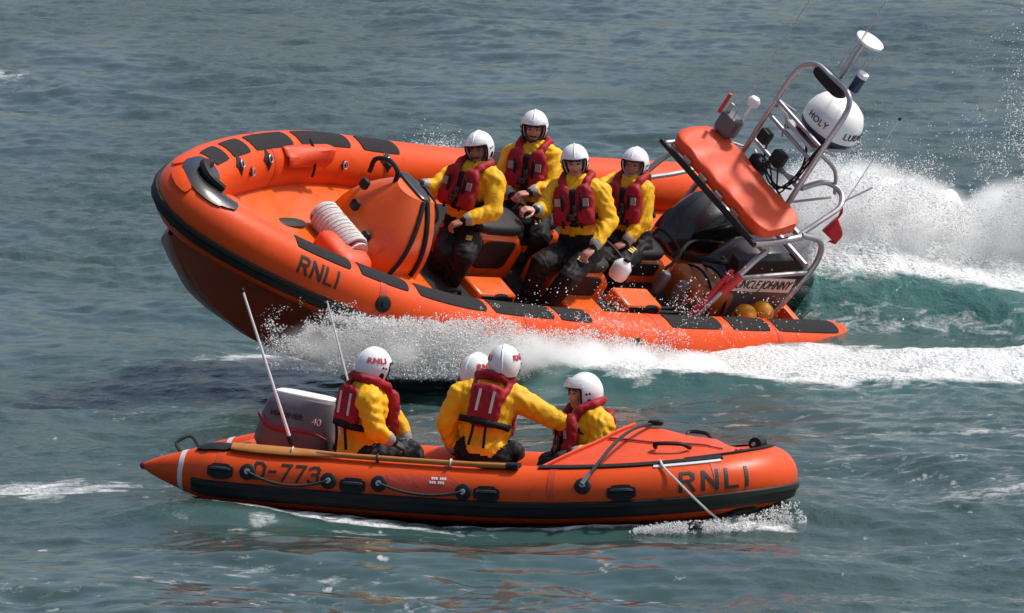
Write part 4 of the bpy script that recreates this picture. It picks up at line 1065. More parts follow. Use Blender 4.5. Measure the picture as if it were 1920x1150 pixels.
def hand(name, wrist, direction, palm_n, side, parent, material, curl=.9):
    """palm, four fingers of different length and a thumb; curl in radians per joint"""
    d = unit(direction); pn = np.asarray(palm_n, float); pn = unit(pn - d * (pn @ d)); s_ = np.cross(d, pn) * side
    R3 = np.stack([d, s_, pn], 1); B = Body(); w = np.asarray(wrist, float)
    L = lambda x, y, z: w + R3 @ np.array([x, y, z])
    B.cap(L(-.03, 0, 0), L(.01, 0, 0), .027, .028, 'm')
    B.ell(L(.055, 0, 0), (.052, .042, .018), R3, 'm', e=.7)
    for y, l, r in ((.031, .068, .0098), (.011, .076, .0102), (-.010, .071, .0098), (-.030, .056, .0088)):
        p = np.array([.095, y, 0.]); a = .25
        for k, f in enumerate((.46, .32, .26)):
            a += curl * (.55 if k == 0 else .8)
            q = p + np.array([math.cos(a), 0, math.sin(a)]) * l * f * 1.25
            B.cap(L(*p), L(*q), r, r * .92, 'm'); p = q
    p = np.array([.03, .036, .008])
    for v, l in (((.62, .70, .35), .042), ((.85, .25, .55), .034), ((.8, -.1, .6), .026)):
        q = p + unit(v) * l; B.cap(L(*p), L(*q), .0118, .0105, 'm'); p = q
    return B.build(name, {'m': material}, parent, voxel=.006, smooth=2)

def helmet(head_c, fdir, udir, parent, txt=None, txt_ang=(0,), visor=None, scale=1.0):
    f = unit(fdir); u = np.asarray(udir, float); u = unit(u - f * (u @ f)); l = np.cross(u, f)
    R3 = np.stack([f, l, u], 1); c = np.asarray(head_c, float) + R3 @ np.array([-.012, 0, .018])
    a_, b_, h_ = .150 * scale, .126 * scale, .148 * scale
    nph, nth = 56, 30; V = []; idx = {}; F = []
    def pt(az, el, g=0):
        ce, se = math.cos(el), math.sin(el)
        hh = h_ * (1.0 if se > 0 else 1.12)
        return c + R3 @ np.array([(a_ + g) * ce * math.cos(az) - (.012 if se < 0 else 0) * (-se), (b_ + g) * ce * math.sin(az) * (1 - .10 * max(0, -se)), (hh + g) * se])
    def keep(az, el):
        az = (az + math.pi) % (2 * math.pi) - math.pi
        if el > rad(15): return True
        low = rad(-52) if abs(az) < rad(105) else rad(-40)
        if el < low: return False
        k = abs(az)
        return k > rad(58)                      # face opening between the cheek pieces
    els = np.linspace(rad(-58), rad(90), nth)
    for i in range(nth):
        for j in range(nph): V.append(pt(j * 2 * math.pi / nph, els[i]))
    for i in range(nth - 1):
        for j in range(nph):
            az = (j + .5) * 2 * math.pi / nph; el = (els[i] + els[i + 1]) / 2
            if keep(az, el): F.append((i * nph + j, i * nph + (j + 1) % nph, (i + 1) * nph + (j + 1) % nph, (i + 1) * nph + j))
    mb = MB(); mb.add(V, F); me = mb.mesh()
    bm = bmesh.new(); bm.from_mesh(me); bmesh.ops.delete(bm, geom=[v for v in bm.verts if not v.link_faces], context='VERTS')
    rim_loops = [e for e in bm.edges if len(e.link_faces) == 1]
    adj = {}
    for e in rim_loops:
        for v in e.verts: adj.setdefault(v.index, []).append(e.other_vert(v).index)
    bm.verts.ensure_lookup_table(); start = next(iter(adj)); loop = [start]; prev = None; cur = start
    for _ in range(2000):
        nx = [k for k in adj[cur] if k != prev]
        if not nx: break
        prev, cur = cur, nx[0]
        if cur == start: break
        loop.append(cur)
    rim = np.array([bm.verts[k].co[:] for k in loop])
    bm.to_mesh(me); bm.free()
    for _ in range(3): rim = .25 * np.roll(rim, 1, 0) + .5 * rim + .25 * np.roll(rim, -1, 0)
    ho = obj("helmet", me, M['helmet'], parent)
    sd_ = ho.modifiers.new("solid", 'SOLIDIFY'); sd_.thickness = .018; sd_.offset = -1
    k = MB(); k.tube(rim, .0075, n=6, closed=True); k.build("helmet_trim", M['strap'], ho)
    # ear hole, vents, ridge
    for s_ in (1, -1):
        for az, el, r in ((84, -24, .020), (74, -2, .008), (84, 0, .008)):
            p = pt(rad(az) * s_, rad(el), .001); nrm = unit(R3 @ (R3.T @ (p - c) / np.array([a_, b_, h_]) ** 2))
            k = MB(); k.lathe([(.0005, .004), (r, .003), (r, -.006)], p, frame_z(nrm, u) @ np.diag([1.5 if r > .01 else 1, 1, 1]), n=14); k.build("ear_hole", M['strap'], ho)
    k = MB(); k.tube([pt(0 if e_ <= 90 else math.pi, rad(e_ if e_ <= 90 else 180 - e_), .001) for e_ in np.linspace(24, 200, 28)], .006, n=6); k.build("helmet_ridge", M['helmet'], ho)
    # chin strap
    st_ = spline([pt(rad(70), rad(-40), -.012), c + R3 @ np.array([.085, .055, -.155]), c + R3 @ np.array([.105, 0, -.165]), c + R3 @ np.array([.085, -.055, -.155]), pt(rad(-70), rad(-40), -.012)], 16)
    k = MB(); k.tube(st_, .010, n=6); k.build("chin_strap", M['strap'], ho)
    if txt:
        for A0 in txt_ang:
            tm = text_mesh(txt, .062, .002, spacing=1.05, offset=.0015)
            bm = bmesh.new(); bm.from_mesh(tm); bmesh.ops.subdivide_edges(bm, edges=[e for e in bm.edges if e.calc_length() > .015], cuts=2)
            for v in bm.verts:
                v.co = Vector(pt(rad(A0) + v.co.x / .118, rad(20) + v.co.y / .145, .0035 + max(0, v.co.z)))
            bm.to_mesh(tm); bm.free(); obj("helmet_lettering", tm, M['red_mark'], ho, smooth=False)
    if visor:
        lo_, hi_ = visor; P = []
        for el in np.linspace(rad(lo_), rad(hi_), 10):
            P.append([pt(az, el, .012 + .012 * math.cos(az)) for az in np.linspace(rad(-66), rad(66), 22)])
        k = MB(); k.grid(np.array(P)); vo = k.build("visor", M['visor'], ho); vo.modifiers.new("solid", 'SOLIDIFY').thickness = .003
    return ho

def person(label, J, facing, torso_f, Y0, legs=True, glove=(False, False), beard=False, seed=0, txt=None, txt_ang=(90, -90), visor=None, back_panel=True, head_up=(0, 0, 1), high=True):
    """J: joints as (px, py, dy) measured on the photograph, dy metres beyond the plane Y0"""
    SK = M[('skin_tan', 'skin', 'skin_pale')[(seed // 4) % 3]]
    g = {k: W(v[0], v[1], Y0 + v[2]) for k, v in J.items()}
    root = empty("person", loc=Vector(g['pelvis'])); tag(root, label, "person", None)
    root.location = Vector(g['pelvis']); org = g['pelvis'].copy()
    for k in g: g[k] = g[k] - org
    up = unit(g['neck'] - g['pelvis']); f = np.asarray(torso_f, float); f = unit(f - up * (f @ up)); l = np.cross(up, f)
    R3 = np.stack([f, l, up], 1); T = lambda x, y, z: g['chest'] + R3 @ np.array([x, y, z])
    mats = dict(yellow=M['yellow'], trouser=M['trouser'], strap=M['strap'], tape=M['cuff'], skin=SK)
    B = Body(); mid = (g['pelvis'] + g['chest']) / 2
    B.ell(g['chest'] + up * .02, (.15, .205, .205), R3, 'yellow', e=.85)
    B.ell(mid + up * .05, (.148, .19, .16), R3, 'yellow', e=.85); B.ell(g['pelvis'] + up * (.08 if high else .03), (.150, .192, .14), R3, 'trouser' if high else 'yellow', e=.8)
    B.ell(g['pelvis'], (.145, .180, .125), R3, 'trouser', e=.9)
    B.cap(g['chest'] + up * .16, g['neck'], .085, .062, 'strap')
    fh = unit(facing); uh = np.asarray(head_up, float); uh = unit(uh - fh * (uh @ fh)); lh = np.cross(uh, fh); RH = np.stack([fh, lh, uh], 1)
    hd = g['head']; Hh = lambda x, y, z: hd + RH @ np.array([x, y, z])
    B.cap(g['neck'], Hh(-.015, 0, -.06), .056, .056, 'skin')
    B.ell(Hh(0, 0, .015), (.098, .078, .112), RH, 'skin')
    B.ell(Hh(.035, 0, -.072), (.062, .056, .052), RH, 'skin')
    B.cap(Hh(.088, 0, .005), Hh(.112, 0, -.028), .013, .017, 'skin')
    B.cap(Hh(.086, -.035, .032), Hh(.086, .035, .032), .014, .014, 'skin')
    B.cap(Hh(.080, .045, -.02), Hh(.082, .03, -.035), .022, .020, 'skin'); B.cap(Hh(.080, -.045, -.02), Hh(.082, -.03, -.035), .022, .020, 'skin')
    for s_ in ('l', 'r'):
        sh, el, wr = g['sh_' + s_], g['el_' + s_], g['wr_' + s_]
        B.cap(g['chest'] + up * .12 + (sh - g['chest']) * .25, sh, .115, .102, 'yellow')
        B.cap(sh, el, .100, .082, 'yellow'); d = unit(wr - el); Lf = np.linalg.norm(wr - el)
        B.cap(el, wr - d * .07, .084, .062, 'yellow'); B.cap(wr - d * .065, wr - d * .05, .062, .060, 'tape')
        B.cap(wr - d * .045, wr, .054, .038, 'strap')
        if legs:
            hp = g['pelvis'] + l * (.10 if s_ == 'l' else -.10); kn, an = g['kn_' + s_], g['an_' + s_]
            B.cap(hp, kn, .125, .100, 'trouser'); B.cap(kn, an, .098, .075, 'trouser')
            fd = unit(np.array([f[0], f[1], 0])); B.cap(an, an + fd * .15 - np.array([0, 0, .05]), .055, .045, 'strap')
    B.build("body", mats, root, voxel=.0145, smooth=3, wrinkle=.0038, seed=seed)
    # face details
    for s_ in (1, -1):
        k = MB(); k.sup(Hh(.0905, .031 * s_, .010), (.009, .0145, .0075), RH, e=1, n=8, m=12); k.build("eye", M['eye'], root)
        k = MB(); k.cap = None; k.tube([Hh(.099, .016 * s_, .030), Hh(.098, .032 * s_, .036), Hh(.088, .05 * s_, .030)], .006, n=6); k.build("eyebrow", M['beard'] if beard is True else M['eye'], root)
    k = MB(); k.sup(Hh(.094, 0, -.062), (.008, .025, .006), RH, e=1, n=8, m=12); k.build("mouth", M['lip'], root)
    if beard:
        bd = Body(); bd.ell(Hh(.045, 0, -.098), (.058, .058, .036), RH, 'm'); bd.cap(Hh(.098, -.03, -.052), Hh(.098, .03, -.052), .010, .010, 'm')
        for s_ in (1, -1): bd.cap(Hh(.03, .062 * s_, -.03), Hh(.06, .045 * s_, -.085), .018, .024, 'm')
        bd.build("beard", {'m': M['beard_dark'] if beard == 'dark' else M['beard']}, root, voxel=.008, smooth=2)
    helmet(hd, fh, uh, root, txt=txt, txt_ang=txt_ang, visor=visor)
    # life jacket: collar, front lobes, back panel in one padded piece
    LJ = Body()
    cp = [T(.155, -.085, .10), T(.10, -.115, .20), T(-.02, -.125, .245), T(-.105, -.06, .255), T(-.105, .06, .255), T(-.02, .125, .245), T(.10, .115, .20), T(.155, .085, .10)]
    for a, b in zip(cp[:-1], cp[1:]): LJ.cap(a, b, .040, .040, 'jacket')
    for s_ in (1, -1):
        LJ.ell(T(.170, .100 * s_, .0), (.050, .092, .185), R3, 'jacket', e=.75)
        LJ.ell(T(.185, .105 * s_, -.10), (.056, .088, .085), R3, 'jacket', e=.6)
        LJ.cap(T(-.02, .125 * s_, .22), T(-.15, .10 * s_, .10), .035, .04, 'jacket')
    if back_panel: LJ.ell(T(-.165, 0, .02), (.042, .125, .17), R3, 'jacket', e=.5)
    vf = MB(); vf.sup(T(.150, 0, -.03), (.055, .07, .17), R3, e=.5); vf.build("vest_front", M['strap'], root)
    lj = LJ.build("life_jacket", {'jacket': M['jacket']}, root, voxel=.013, smooth=3, wrinkle=.002, seed=seed + 3)
    th = np.linspace(0, 2 * math.pi, 40, endpoint=False)
    def belt(z, rx, ry, w): 
        k = MB(); P = np.array([[T(.014 + rx * math.copysign(abs(math.cos(a)) ** .8, math.cos(a)), ry * math.copysign(abs(math.sin(a)) ** .8, math.sin(a)), z + dz) for a in th] for dz in (-w, w)])
        k.grid(P, closed_v=True); o = k.build("belt", M['strap'], lj); o.modifiers.new("solid", 'SOLIDIFY').thickness = .008
    belt(-.11, .226, .204, .026)
    for s_ in (1, -1):
        k = MB(); k.grid(np.array([[T(.236, .085 * s_ + w, z) for w in (-.012, .012)] for z in np.linspace(-.2, .10, 6)])); o = k.build("webbing", M['strap'], lj); o.modifiers.new("solid", 'SOLIDIFY').thickness = .006
        k = MB(); k.box(T(.226, .13 * s_, .03), (.006, .026, .034), R3); k.build("badge", M['cuff'], lj)
        if back_panel:
            k = MB(); k.box(T(-.2075, .055 * s_, .05), (.004, .010, .085), R3); k.build("reflective_stripe", M['tape'], lj)
        k = MB(); k.tube(spline([T(-.215, .05 * s_, -.11), T(-.19, .05 * s_, -.2), T(-.17, .06 * s_, -.30)], 8), .012, n=6); k.build("crotch_strap", M['strap'], lj)
    k = MB(); k.sup(T(.247, 0, -.10), (.018, .035, .03), R3, e=.5, n=8, m=12); k.build("buckle", M['black_gloss'], lj)
    k = MB(); k.sup(T(.242, .03, -.04), (.02, .022, .05), R3, e=.5, n=8, m=12); k.build("radio", M['black_gloss'], lj)
    if legs:                                    # printed mark on the thigh
        for s_ in ('l',):
            a, b = g['pelvis'] + l * .10, g['kn_l']; m_ = a + (b - a) * .62; d = unit(b - a); nn = unit(np.array([0, -1, .35]) - d * (np.array([0, -1, .35]) @ d)); RR = np.stack([d, np.cross(nn, d), nn], 1)
            for q in (-.035, 0, .035):
                k = MB(); k.box(m_ + RR @ np.array([q, 0, .112]), (.010, .026, .005), RR); k.build("thigh_mark", M['cream'], root)
    for i, s_ in enumerate(('l', 'r')):
        d = g['hd_' + s_] - g['wr_' + s_]; mt = M['glove'] if glove[i] else SK
        pn = np.array([0, .5, -1.0]); 
        hand("glove" if glove[i] else "hand", g['wr_' + s_], d, pn, 1 if s_ == 'r' else -1, root, mt)
    return root

# crew of the big boat
person("helmsman in yellow and red behind the orange console of the big boat", dict(
    head=(899, 281, 0), neck=(896, 312, .03), chest=(884, 352, 0), pelvis=(866, 440, .05),
    sh_l=(928, 340, -.12), el_l=(925, 397, -.22), wr_l=(868, 415, -.34), hd_l=(838, 425, -.38),
    sh_r=(848, 330, .12), el_r=(815, 352, .02), wr_r=(788, 345, -.10), hd_r=(765, 340, -.16),
    kn_l=(872, 482, -.42), an_l=(842, 535, -.25), kn_r=(832, 476, -.30), an_r=(806, 528, -.15)),
    (-.42, -1, -.14), (-.60, -.80, 0), 69.2, head_up=(-.10, 0, 1), glove=(False, True), beard='dark', seed=1, visor=(16, 34))
person("tallest sitting crew member in yellow and red, highest white helmet of the big boat", dict(
    head=(1002, 241, 0), neck=(1002, 275, .03), chest=(999, 315, 0), pelvis=(988, 408, .05),
    sh_l=(1038, 296, -.08), el_l=(1036, 350, -.20), wr_l=(992, 362, -.36), hd_l=(965, 366, -.42),
    sh_r=(960, 291, .10), el_r=(940, 340, .0), wr_r=(960, 368, -.22), hd_r=(975, 378, -.28),
    kn_l=(1010, 455, -.42), an_l=(985, 545, -.30), kn_r=(960, 440, -.35), an_r=(940, 535, -.15)),
    (-.10, -1, -.16), (-.35, -.93, 0), 70.4, head_up=(.06, 0, 1), beard='dark', seed=5, visor=(18, 32))
person("crew member in yellow and red sitting in the middle, black trousers spread over the seat", dict(
    head=(1078, 305, 0), neck=(1080, 338, .03), chest=(1086, 380, 0), pelvis=(1088, 470, .05),
    sh_l=(1126, 362, -.06), el_l=(1143, 415, -.12), wr_l=(1112, 466, -.32), hd_l=(1092, 484, -.38),
    sh_r=(1046, 356, .06), el_r=(1020, 392, -.10), wr_r=(1003, 394, -.28), hd_r=(982, 391, -.34),
    kn_l=(1066, 522, -.42), an_l=(1016, 585, -.35), kn_r=(1014, 496, -.40), an_r=(985, 570, -.25)),
    (-.02, -1, -.18), (-.30, -.95, 0), 69.8, head_up=(-.05, 0, 1), seed=9)
person("bearded crew member in yellow and red, rearmost of the four beside the grey roll bar", dict(
    head=(1190, 310, 0), neck=(1188, 341, .03), chest=(1186, 378, 0), pelvis=(1182, 460, .05),
    sh_l=(1207, 358, -.10), el_l=(1207, 412, -.16), wr_l=(1172, 456, -.30), hd_l=(1150, 466, -.36),
    sh_r=(1152, 344, .14), el_r=(1128, 352, .02), wr_r=(1110, 392, -.15), hd_r=(1102, 408, -.2),
    kn_l=(1160, 500, -.40), an_l=(1150, 560, -.30), kn_r=(1130, 485, -.35), an_r=(1120, 545, -.2)),
    (-.34, -1, -.04), (-.50, -.86, 0), 71.0, head_up=(.12, 0, 1), beard=True, seed=13)
# crew of the small boat
NY = float(NEAR_T[1])
person("crew member sitting by the grey outboard of the small boat, looking away to the right", dict(
    head=(703, 692, .02), neck=(692, 728, .02), chest=(682, 768, 0), pelvis=(672, 850, .05),
    sh_l=(712, 752, .26), el_l=(748, 800, .26), wr_l=(765, 830, .20), hd_l=(778, 838, .2),
    sh_r=(690, 752, -.20), el_r=(705, 808, -.26), wr_r=(738, 830, -.22), hd_r=(756, 840, -.20),
    kn_l=(770, 850, .20), an_l=(790, 900, .15), kn_r=(765, 862, -.02), an_r=(790, 900, 0)),
    (.86, .50, -.08), (.74, .67, 0), NY + .05, glove=(True, True), seed=17, high=False, txt="RNLI", txt_ang=(-105, 105))
person("crew member seen from behind reaching an arm out over the small boat's bow", dict(
    head=(946, 686, .06), neck=(936, 722, .03), chest=(916, 768, 0), pelvis=(906, 852, -.05),
    sh_l=(862, 742, .02), el_l=(838, 796, .02), wr_l=(852, 846, .10), hd_l=(862, 858, .16),
    sh_r=(976, 752, .0), el_r=(1036, 784, .02), wr_r=(1086, 806, .0), hd_r=(1106, 816, -.02),
    kn_l=(880, 862, .40), an_l=(880, 905, .35), kn_r=(930, 862, .40), an_r=(940, 905, .35)),
    (.12, 1, .0), (.22, 1, 0), NY - .02, glove=(True, True), seed=21, high=False, txt="RNLI", txt_ang=(-105, 105))
person("crew member half hidden behind the one reaching out, only helmet and shoulder showing", dict(
    head=(896, 702, 0), neck=(896, 735, .02), chest=(896, 775, .0), pelvis=(896, 850, 0),
    sh_l=(880, 760, -.15), el_l=(880, 810, -.20), wr_l=(920, 840, -.15), hd_l=(935, 845, -.12),
    sh_r=(900, 760, .20), el_r=(915, 810, .22), wr_r=(940, 835, .15), hd_r=(955, 840, .12),
    kn_l=(960, 850, .0), an_l=(970, 890, 0), kn_r=(960, 850, .2), an_r=(970, 890, .2)),
    (.6, .8, 0), (.8, .6, 0), NY + .62, glove=(True, True), seed=25, txt="RNLI", txt_ang=(105, -105))
person("crew member low beside the small boat's bow canopy, facing left under a visor", dict(
    head=(1093, 740, 0), neck=(1104, 776, .02), chest=(1102, 815, 0), pelvis=(1108, 890, .02),
    sh_l=(1130, 800, -.20), el_l=(1122, 850, -.28), wr_l=(1070, 850, -.30), hd_l=(1045, 854, -.30),
    sh_r=(1085, 800, .22), el_r=(1058, 838, .22), wr_r=(1040, 850, .08), hd_r=(1022, 856, .05),
    kn_l=(1030, 880, -.15), an_l=(1020, 920, -.15), kn_r=(1030, 875, .15), an_r=(1020, 920, .15)),
    (-.90, -.42, .04), (-.95, -.30, 0), NY + .12, glove=(True, True), seed=29, visor=(14, 40))
# ------------------------------------------------------------------ spray: tens of thousands of drops in the air
spm = bpy.data.materials.new("white_spray"); spm.use_nodes = True
nt = spm.node_tree; nt.nodes.clear()
so_ = nt.nodes.new("ShaderNodeOutputMaterial"); mx_ = nt.nodes.new("ShaderNodeMixShader"); d1 = nt.nodes.new("ShaderNodeBsdfDiffuse"); d2 = nt.nodes.new("ShaderNodeBsdfTranslucent")
d1.inputs[0].default_value = (.96, .965, .965, 1); d2.inputs[0].default_value = (.97, .97, .97, 1); mx_.inputs[0].default_value = .5
nt.links.new(d1.outputs[0], mx_.inputs[1]); nt.links.new(d2.outputs[0], mx_.inputs[2]); nt.links.new(mx_.outputs[0], so_.inputs[0])
TET = np.array([(1, 1, 1), (1, -1, -1), (-1, 1, -1), (-1, -1, 1)], float) / math.sqrt(3)
def drops(P, S, stretch=None):
    n = len(P); q = rng.normal(size=(n, 4)); q /= np.linalg.norm(q, axis=1)[:, None]
    a, b, c, d = q.T
    Rm_ = np.stack([np.stack([1 - 2 * (c * c + d * d), 2 * (b * c - a * d), 2 * (b * d + a * c)], -1), np.stack([2 * (b * c + a * d), 1 - 2 * (b * b + d * d), 2 * (c * d - a * b)], -1), np.stack([2 * (b * d - a * c), 2 * (c * d + a * b), 1 - 2 * (b * b + c * c)], -1)], 1)
    V = np.einsum('nij,kj->nki', Rm_, TET) * S[:, None, None] + P[:, None]
    F = (np.array([(0, 1, 2), (0, 3, 1), (0, 2, 3), (1, 3, 2)])[None] + 4 * np.arange(n)[:, None, None]).reshape(-1, 3)
    return V.reshape(-1, 3), F
def Wv(px, py, Y):
    r = _fwd[None] + np.outer((px - 960) / FPX, [1., 0, 0]) + np.outer((575 - py) / FPX, _up)
    return np.array([0, 0, CAM_H]) + r * (Y / r[:, 1])[:, None]
def spray(name, label, cat, P, S):
    V, F = drops(P, S); o = obj(name, fast_mesh(name, V, F), spm, None, smooth=False); o["kind"] = "stuff"; o["label"] = label; return o
def sizes(n, med, sig=.45, cap=.035): return np.minimum(med * np.exp(rng.normal(0, sig, n)), cap)
def clumpy(px, py, sx, sy, seed, thr, soft=.15):
    return rng.random(len(px)) < sstep(thr - soft, thr + soft, fbm(px / sx, py / sy, 4, seed))
# 1 rooster tail astern
n = 200000
px = rng.uniform(1215, 2060, n)
top = np.interp(px, [1215, 1260, 1400, 1490, 1540, 1600, 1660, 1720, 1800, 1860, 1900, 1950, 2250], [430, 390, 375, 350, 318, 330, 340, 358, 388, 396, 350, 300, 330])
top = top + 26 * (fbm(px / 42, px * 0, 4, 81) - .5) + 14 * (fbm(px / 9, px * 0 + 3, 2, 84) - .5)
u = rng.random(n) ** .85
py = top + u * (572 - top) + rng.normal(0, 5, n)
Y = 73.3 + rng.random(n) * 1.9 - .4 * (1 - u)
keep = clumpy(px, py, 60, 30, 91, .30 - .25 * u.mean()) | (rng.random(n) < .55)
P1_, S1_ = Wv(px[keep], py[keep], Y[keep]), sizes(keep.sum(), .0052, .5, .016)
n = 24000                                       # fringe thrown above the plume
px = rng.uniform(1470, 2200, n); t0 = np.interp(px, [1215, 1260, 1400, 1490, 1540, 1600, 1660, 1720, 1800, 1860, 1900, 1950, 2250], [430, 390, 375, 350, 318, 330, 340, 358, 388, 396, 350, 300, 330])
py = t0 - rng.exponential(np.interp(px, [1470, 1560, 1700, 1800, 1960, 2200], [14, 22, 18, 34, 140, 150]))
keep = clumpy(px, py, 34, 34, 95, .45)
P2_, S2_ = Wv(px[keep], py[keep], 73.4 + rng.random(keep.sum()) * 1.6), sizes(keep.sum(), .005, .4, .012)
spray("wake_spray", "tall white rooster tail of spray thrown up behind the big lifeboat", "spray", np.vstack([P1_, P2_]), np.r_[S1_, S2_])
# 2 sheet of spray along the near side of the big boat
tube_px = [430, 514, 701, 865, 1006, 1287, 1561, 1700]; tube_Y = [66.6, 66.9, 67.4, 68.0, 68.77, 70.3, 71.76, 72.2]
def side(n, lo, hi, topadd, pw, seed, thr, near=(.25, .85)):
    px = rng.uniform(lo, hi, n)
    top = np.interp(px, [440, 500, 560, 620, 700, 800, 900, 1000, 1100, 1180, 1250, 1350, 1450, 1550, 1640], [640, 604, 592, 586, 598, 603, 598, 612, 618, 634, 648, 662, 674, 686, 690]) + topadd
    top = top + 22 * (fbm(px / 38, px * 0, 4, seed) - .5) + 10 * (fbm(px / 8, px * 0 + 5, 2, seed + 3) - .5)
    bot = np.interp(px, [440, 520, 640, 760, 900, 1200, 1640], [655, 690, 702, 708, 712, 722, 724])
    u = rng.random(n) ** pw; py = top + u * (bot - top) + rng.normal(0, 3, n)
    Y = np.interp(px, tube_px, tube_Y) - near[0] - rng.random(n) * (near[1] - near[0])
    k = clumpy(px, py, 46, 22, seed + 7, thr) & (rng.random(n) < sstep(lo - 20, lo + 130, px + 60 * (fbm(px / 30, py / 25, 3, seed + 9) - .5))); return Wv(px[k], py[k], Y[k])
A1 = side(90000, 660, 1640, 0, .75, 101, .22); A2 = side(56000, 600, 960, 0, .9, 111, .34); A3 = side(46000, 480, 740, 4, 1.0, 121, .44)
A4 = side(9000, 480, 1300, -26, 1.6, 131, .56)
spray("side_spray", "white sheet of spray boiling along the near side of the big lifeboat", "spray", np.vstack([A1, A2, A3, A4]),
      np.r_[sizes(len(A1), .0054, .5, .016), sizes(len(A2), .0044, .55, .015), sizes(len(A3), .0031, .6, .012), sizes(len(A4), .0040, .5, .012)])
# 3 loose drops flying over the stern half of the big boat
n = 2600
px = rng.normal(1230, 130, n); py = rng.normal(600, 34, n) - np.abs(rng.normal(0, 16, n)); ok = (px > 960) & (px < 1500) & (py > 480) & (py < 655)
px, py = px[ok], py[ok]; ok = clumpy(px, py, 50, 30, 141, .47); px, py = px[ok], py[ok]
P = Wv(px, py, np.interp(px, tube_px, tube_Y) - .05 - rng.random(len(px)) * .6)
n2 = 420; q = rng.normal(820, 24, n2); r_ = 276 - rng.exponential(9, n2); Pb = Wv(q, r_, 71.9 + rng.random(n2))
spray("flying_drops", "loose water drops flying over the stern of the big lifeboat", "spray", np.vstack([P, Pb]), np.r_[sizes(len(P), .0052, .4, .012), sizes(n2, .006, .4, .014)])
# 4 splash at the bow of the small boat
n = 8000
px = rng.uniform(1180, 1512, n); f_ = (px - 1180) / 332
h_ = np.interp(px, [1180, 1260, 1400, 1470, 1500, 1512], [6, 20, 26, 46, 36, 8]); b_ = np.interp(px, [1180, 1300, 1450, 1512], [1000, 1000, 992, 980])
py = b_ - h_ * rng.random(n) ** 1.4 + rng.normal(0, 2, n)
k = clumpy(px, py, 16, 26, 151, .46)
Yb = np.interp(px, [1180, 1350, 1450, 1512], [NY - 1.15, NY - 1.15, NY - .75, NY - .60])
P = Wv(px[k], py[k], Yb[k] - rng.random(k.sum()) * .25)
spray("bow_splash", "small white splash under the bow of the small lifeboat", "spray", P, sizes(len(P), .0052, .4, .012))

# 5 mist hanging between the drops
mm = bpy.data.materials.new("spray_mist"); mm.use_nodes = True
nt = mm.node_tree; nt.nodes.clear(); A_ = nt.nodes.new
mo = A_("ShaderNodeOutputMaterial"); pv = A_("ShaderNodeVolumePrincipled"); tc = A_("ShaderNodeTexCoord"); ge = A_("ShaderNodeNewGeometry")
pv.inputs["Color"].default_value = (.985, .99, .99, 1); pv.inputs["Anisotropy"].default_value = .2
ln = A_("ShaderNodeVectorMath"); ln.operation = 'LENGTH'; nt.links.new(tc.outputs["Object"], ln.inputs[0])
fr = A_("ShaderNodeMapRange"); fr.interpolation_type = 'SMOOTHSTEP'; fr.inputs["From Min"].default_value = 1.0; fr.inputs["From Max"].default_value = .05; nt.links.new(ln.outputs["Value"], fr.inputs["Value"])
no = A_("ShaderNodeTexNoise"); no.inputs["Scale"].default_value = 3.2; no.inputs["Detail"].default_value = 4; no.inputs["Roughness"].default_value = .62
nt.links.new(ge.outputs["Position"], no.inputs["Vector"])
nr = A_("ShaderNodeMapRange"); nr.inputs["From Min"].default_value = .38; nr.inputs["From Max"].default_value = .62; nt.links.new(no.outputs["Fac"], nr.inputs["Value"])
mu = A_("ShaderNodeMath"); mu.operation = 'MULTIPLY'; nt.links.new(fr.outputs[0], mu.inputs[0]); nt.links.new(nr.outputs[0], mu.inputs[1])
oi = A_("ShaderNodeObjectInfo"); m3 = A_("ShaderNodeMath"); m3.operation = 'MULTIPLY'; nt.links.new(mu.outputs[0], m3.inputs[0]); nt.links.new(oi.outputs["Alpha"], m3.inputs[1])
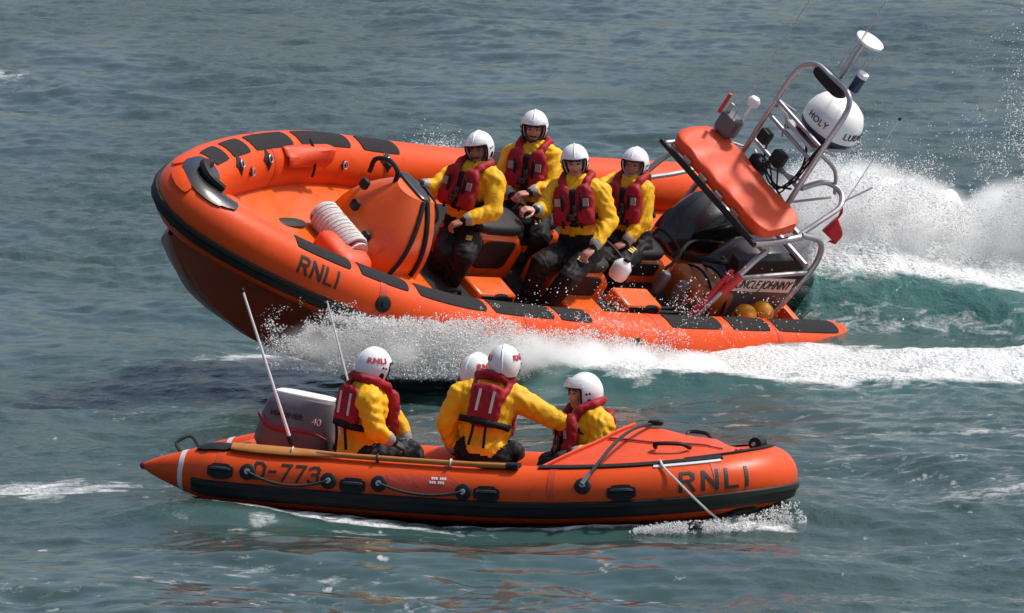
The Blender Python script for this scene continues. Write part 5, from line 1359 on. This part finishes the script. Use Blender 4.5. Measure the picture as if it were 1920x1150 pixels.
m4 = A_("ShaderNodeMath"); m4.operation = 'MULTIPLY'; m4.inputs[1].default_value = 42.0; nt.links.new(m3.outputs[0], m4.inputs[0])
nt.links.new(m4.outputs[0], pv.inputs["Density"]); nt.links.new(pv.outputs[0], mo.inputs["Volume"])
pm = MB(); pm.sup((0, 0, 0), (1, 1, 1), e=1.0, n=12, m=18); puff_me = pm.mesh("mist_puff"); puff_me.materials.append(mm)
def puffs(parent_name, label, L):
    root = empty(parent_name); root["kind"] = "stuff"; root["label"] = label
    for px_, py_, Y_, rx, ry, rz, den in L:
        o = bpy.data.objects.new("mist_puff", puff_me); C.objects.link(o); o.location = Vector(W(px_, py_, Y_)); o.scale = (rx, ry, rz); o.color = (1, 1, 1, den); o.parent = root; o["kind"] = "stuff"
puffs("wake_mist", "soft white mist in the rooster tail behind the big lifeboat", [
    (1290, 440, 74.3, .5, .8, .5, .8), (1420, 450, 74.2, .6, .8, .6, .9), (1530, 455, 73.9, .60, .9, .85, 1), (1620, 445, 74.1, .70, 1.0, .80, 1), (1715, 460, 74.0, .7, 1.0, .72, 1), (1810, 490, 74.1, .7, 1.0, .62, 1), (1900, 480, 74.2, .7, 1.1, .78, 1), (2000, 470, 74.2, .8, 1.1, .8, 1),
    (1580, 540, 73.6, .8, .8, .35, .8), (1760, 560, 73.6, 1.0, .8, .35, .8), (1930, 575, 73.6, 1.0, .8, .35, .8), (1560, 400, 74.1, .35, .7, .42, .5)])
puffs("side_mist", "soft white mist in the spray along the near side of the big lifeboat", [
    (600, 655, 66.6, .55, .4, .26, .10), (690, 662, 66.9, .6, .45, .26, .3), (760, 660, 67.3, .50, .4, .28, .7), (860, 662, 67.6, .50, .4, .28, 1), (960, 668, 68.0, .50, .4, .27, 1), (1060, 676, 68.4, .5, .4, .25, 1), (1160, 684, 68.9, .5, .4, .22, 1), (1270, 692, 69.4, .55, .4, .19, 1), (1390, 700, 70.0, .55, .4, .16, 1), (1520, 704, 70.6, .6, .4, .14, 1)])
